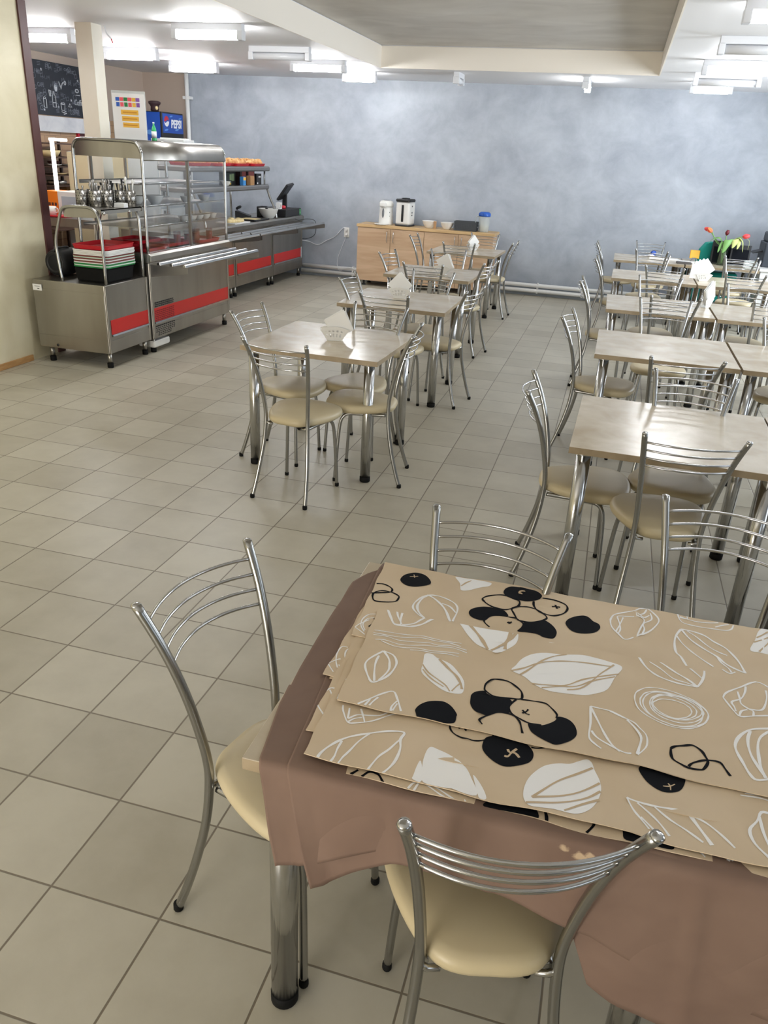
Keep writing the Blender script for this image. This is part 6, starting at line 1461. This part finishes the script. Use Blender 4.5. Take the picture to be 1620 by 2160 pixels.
# stoves and back worktop behind the serving line
o = thing('kitchen_fridge', 'pale grey kitchen fridge standing behind the far half of the display case', 'fridge', (-2.74, 6.55, 0))
MB().box(-0.28, 0.28, -0.30, 0.30, 0.0, 1.66).build('cabinet', mat('fridge_grey', srgb(206, 210, 212), 0.4), o, bevel=0.01)
MB().box(0.281, 0.30, -0.29, 0.29, 0.06, 1.02).build('door', M_WHITEP, o, bevel=0.006); MB().box(0.281, 0.30, -0.29, 0.29, 1.04, 1.64).build('door', M_WHITEP, o, bevel=0.006)
MB().box(0.3005, 0.32, -0.25, -0.23, 0.8, 1.0).build('handle', M_STEEL, o); MB().box(0.3005, 0.32, -0.25, -0.23, 1.08, 1.3).build('handle', M_STEEL, o)
o = thing('electric_stove', 'white electric stove against the brick wall of the kitchen', 'stove', (-3.83, 7.3, 0))
MB().box(-0.35, 0.35, -0.55, 0.55, 0.0, 0.88).build('body', M_WHITEP, o, bevel=0.006); MB().box(-0.36, 0.36, -0.56, 0.56, 0.88, 0.91).build('hob', M_STEELD, o)
MB().box(0.351, 0.358, -0.45, 0.45, 0.20, 0.70).build('oven_door', M_STEEL, o); MB().tube([(0.385, -0.4, 0.73), (0.385, 0.4, 0.73)], 0.012, 8).build('handle', M_STEEL, o)
o = thing('kitchen_cabinet', 'pale beige kitchen cabinet standing behind the display case', 'cabinet', (-2.95, 5.75, 0))
MB().box(-0.30, 0.30, -0.16, 0.16, 0.0, 1.62).build('body', M_KITCH, o, bevel=0.004)
MB().box(-0.29, -0.005, -0.166, -0.16, 0.10, 1.58).build('door', M_KITCH, o, bevel=0.003); MB().box(0.005, 0.29, -0.166, -0.16, 0.10, 1.58).build('door', M_KITCH, o, bevel=0.003)
o = thing('kitchen_hood', 'steel shelf with a white carton on the kitchen wall behind the case', 'shelf', (-3.9, 5.3, 0))
MB().box(-0.28, 0.1, -0.5, 0.2, 1.20, 1.23).build('board', M_STEEL, o); MB().box(-0.24, 0.06, -0.45, -0.15, 1.2302, 1.42).build('carton', M_WHITEP, o); MB().box(-0.28, 0.10, -0.48, -0.46, 0, 1.20).box(-0.28, 0.10, 0.16, 0.18, 0, 1.20).build('support', M_STEEL, o)
# ------------------------------------------------------------------ light
# added unseen area lights that brighten the left aisle, kitchen and right block
for x_, y_, e_ in ((-0.60, 2.60, 4.5), (-0.60, 1.15, 4), (-0.60, -0.30, 2.5), (-2.55, 3.3, 5), (3.90, 1.35, 2.5), (3.90, -0.10, 2.0)):
    l = bpy.data.lights.new('ceiling_fill', 'AREA'); l.shape = 'RECTANGLE'; l.size = 0.62; l.size_y = 0.10; l.energy = e_; l.color = (0.98, 0.99, 1.0)
    o = bpy.data.objects.new('ceiling_fill', l); COL.objects.link(o); o.location = (x_, y_, ZC-0.11)
W = bpy.data.worlds.new('world'); SC.world = W; W.use_nodes = True
bg = W.node_tree.nodes['Background']; bg.inputs['Color'].default_value = (0.75, 0.87, 1.0, 1); bg.inputs['Strength'].default_value = 0.5
def win_light(y, power):
    l = bpy.data.lights.new('daylight_fill', 'AREA'); l.shape = 'RECTANGLE'; l.size = 1.9; l.size_y = 1.45; l.energy = power; l.color = (0.86, 0.93, 1.0)
    o = bpy.data.objects.new('daylight_fill', l); COL.objects.link(o); o.location = (XR+0.3, y, 1.6); o.rotation_euler = (0, PI/2, 0)
POW = (4, 11, 64, 92)
for (a, b), pw in zip(WIN, POW): win_light((a+b)/2, pw)
l = bpy.data.lights.new('daylight_fill', 'AREA'); l.shape = 'RECTANGLE'; l.size = 2.4; l.size_y = 1.0; l.energy = 92; l.color = (1.0, 0.95, 0.87)  # warm fill light added behind the camera, set low for the hanging cloth
o = bpy.data.objects.new('daylight_fill', l); COL.objects.link(o); o.location = (0.7, YN-0.3, 0.80); o.rotation_euler = (PI/2, 0, 0)
SC.view_settings.view_transform = 'Standard'; SC.view_settings.look = 'None'; SC.view_settings.exposure = 0.85; SC.view_settings.gamma = 1.0
SC.view_settings.use_curve_mapping = False
SC.cycles.use_denoising = True; SC.cycles.max_bounces = 8; SC.cycles.transparent_max_bounces = 16; SC.cycles.caustics_reflective = False; SC.cycles.caustics_refractive = False
SC.cycles.sample_clamp_indirect = 6.0
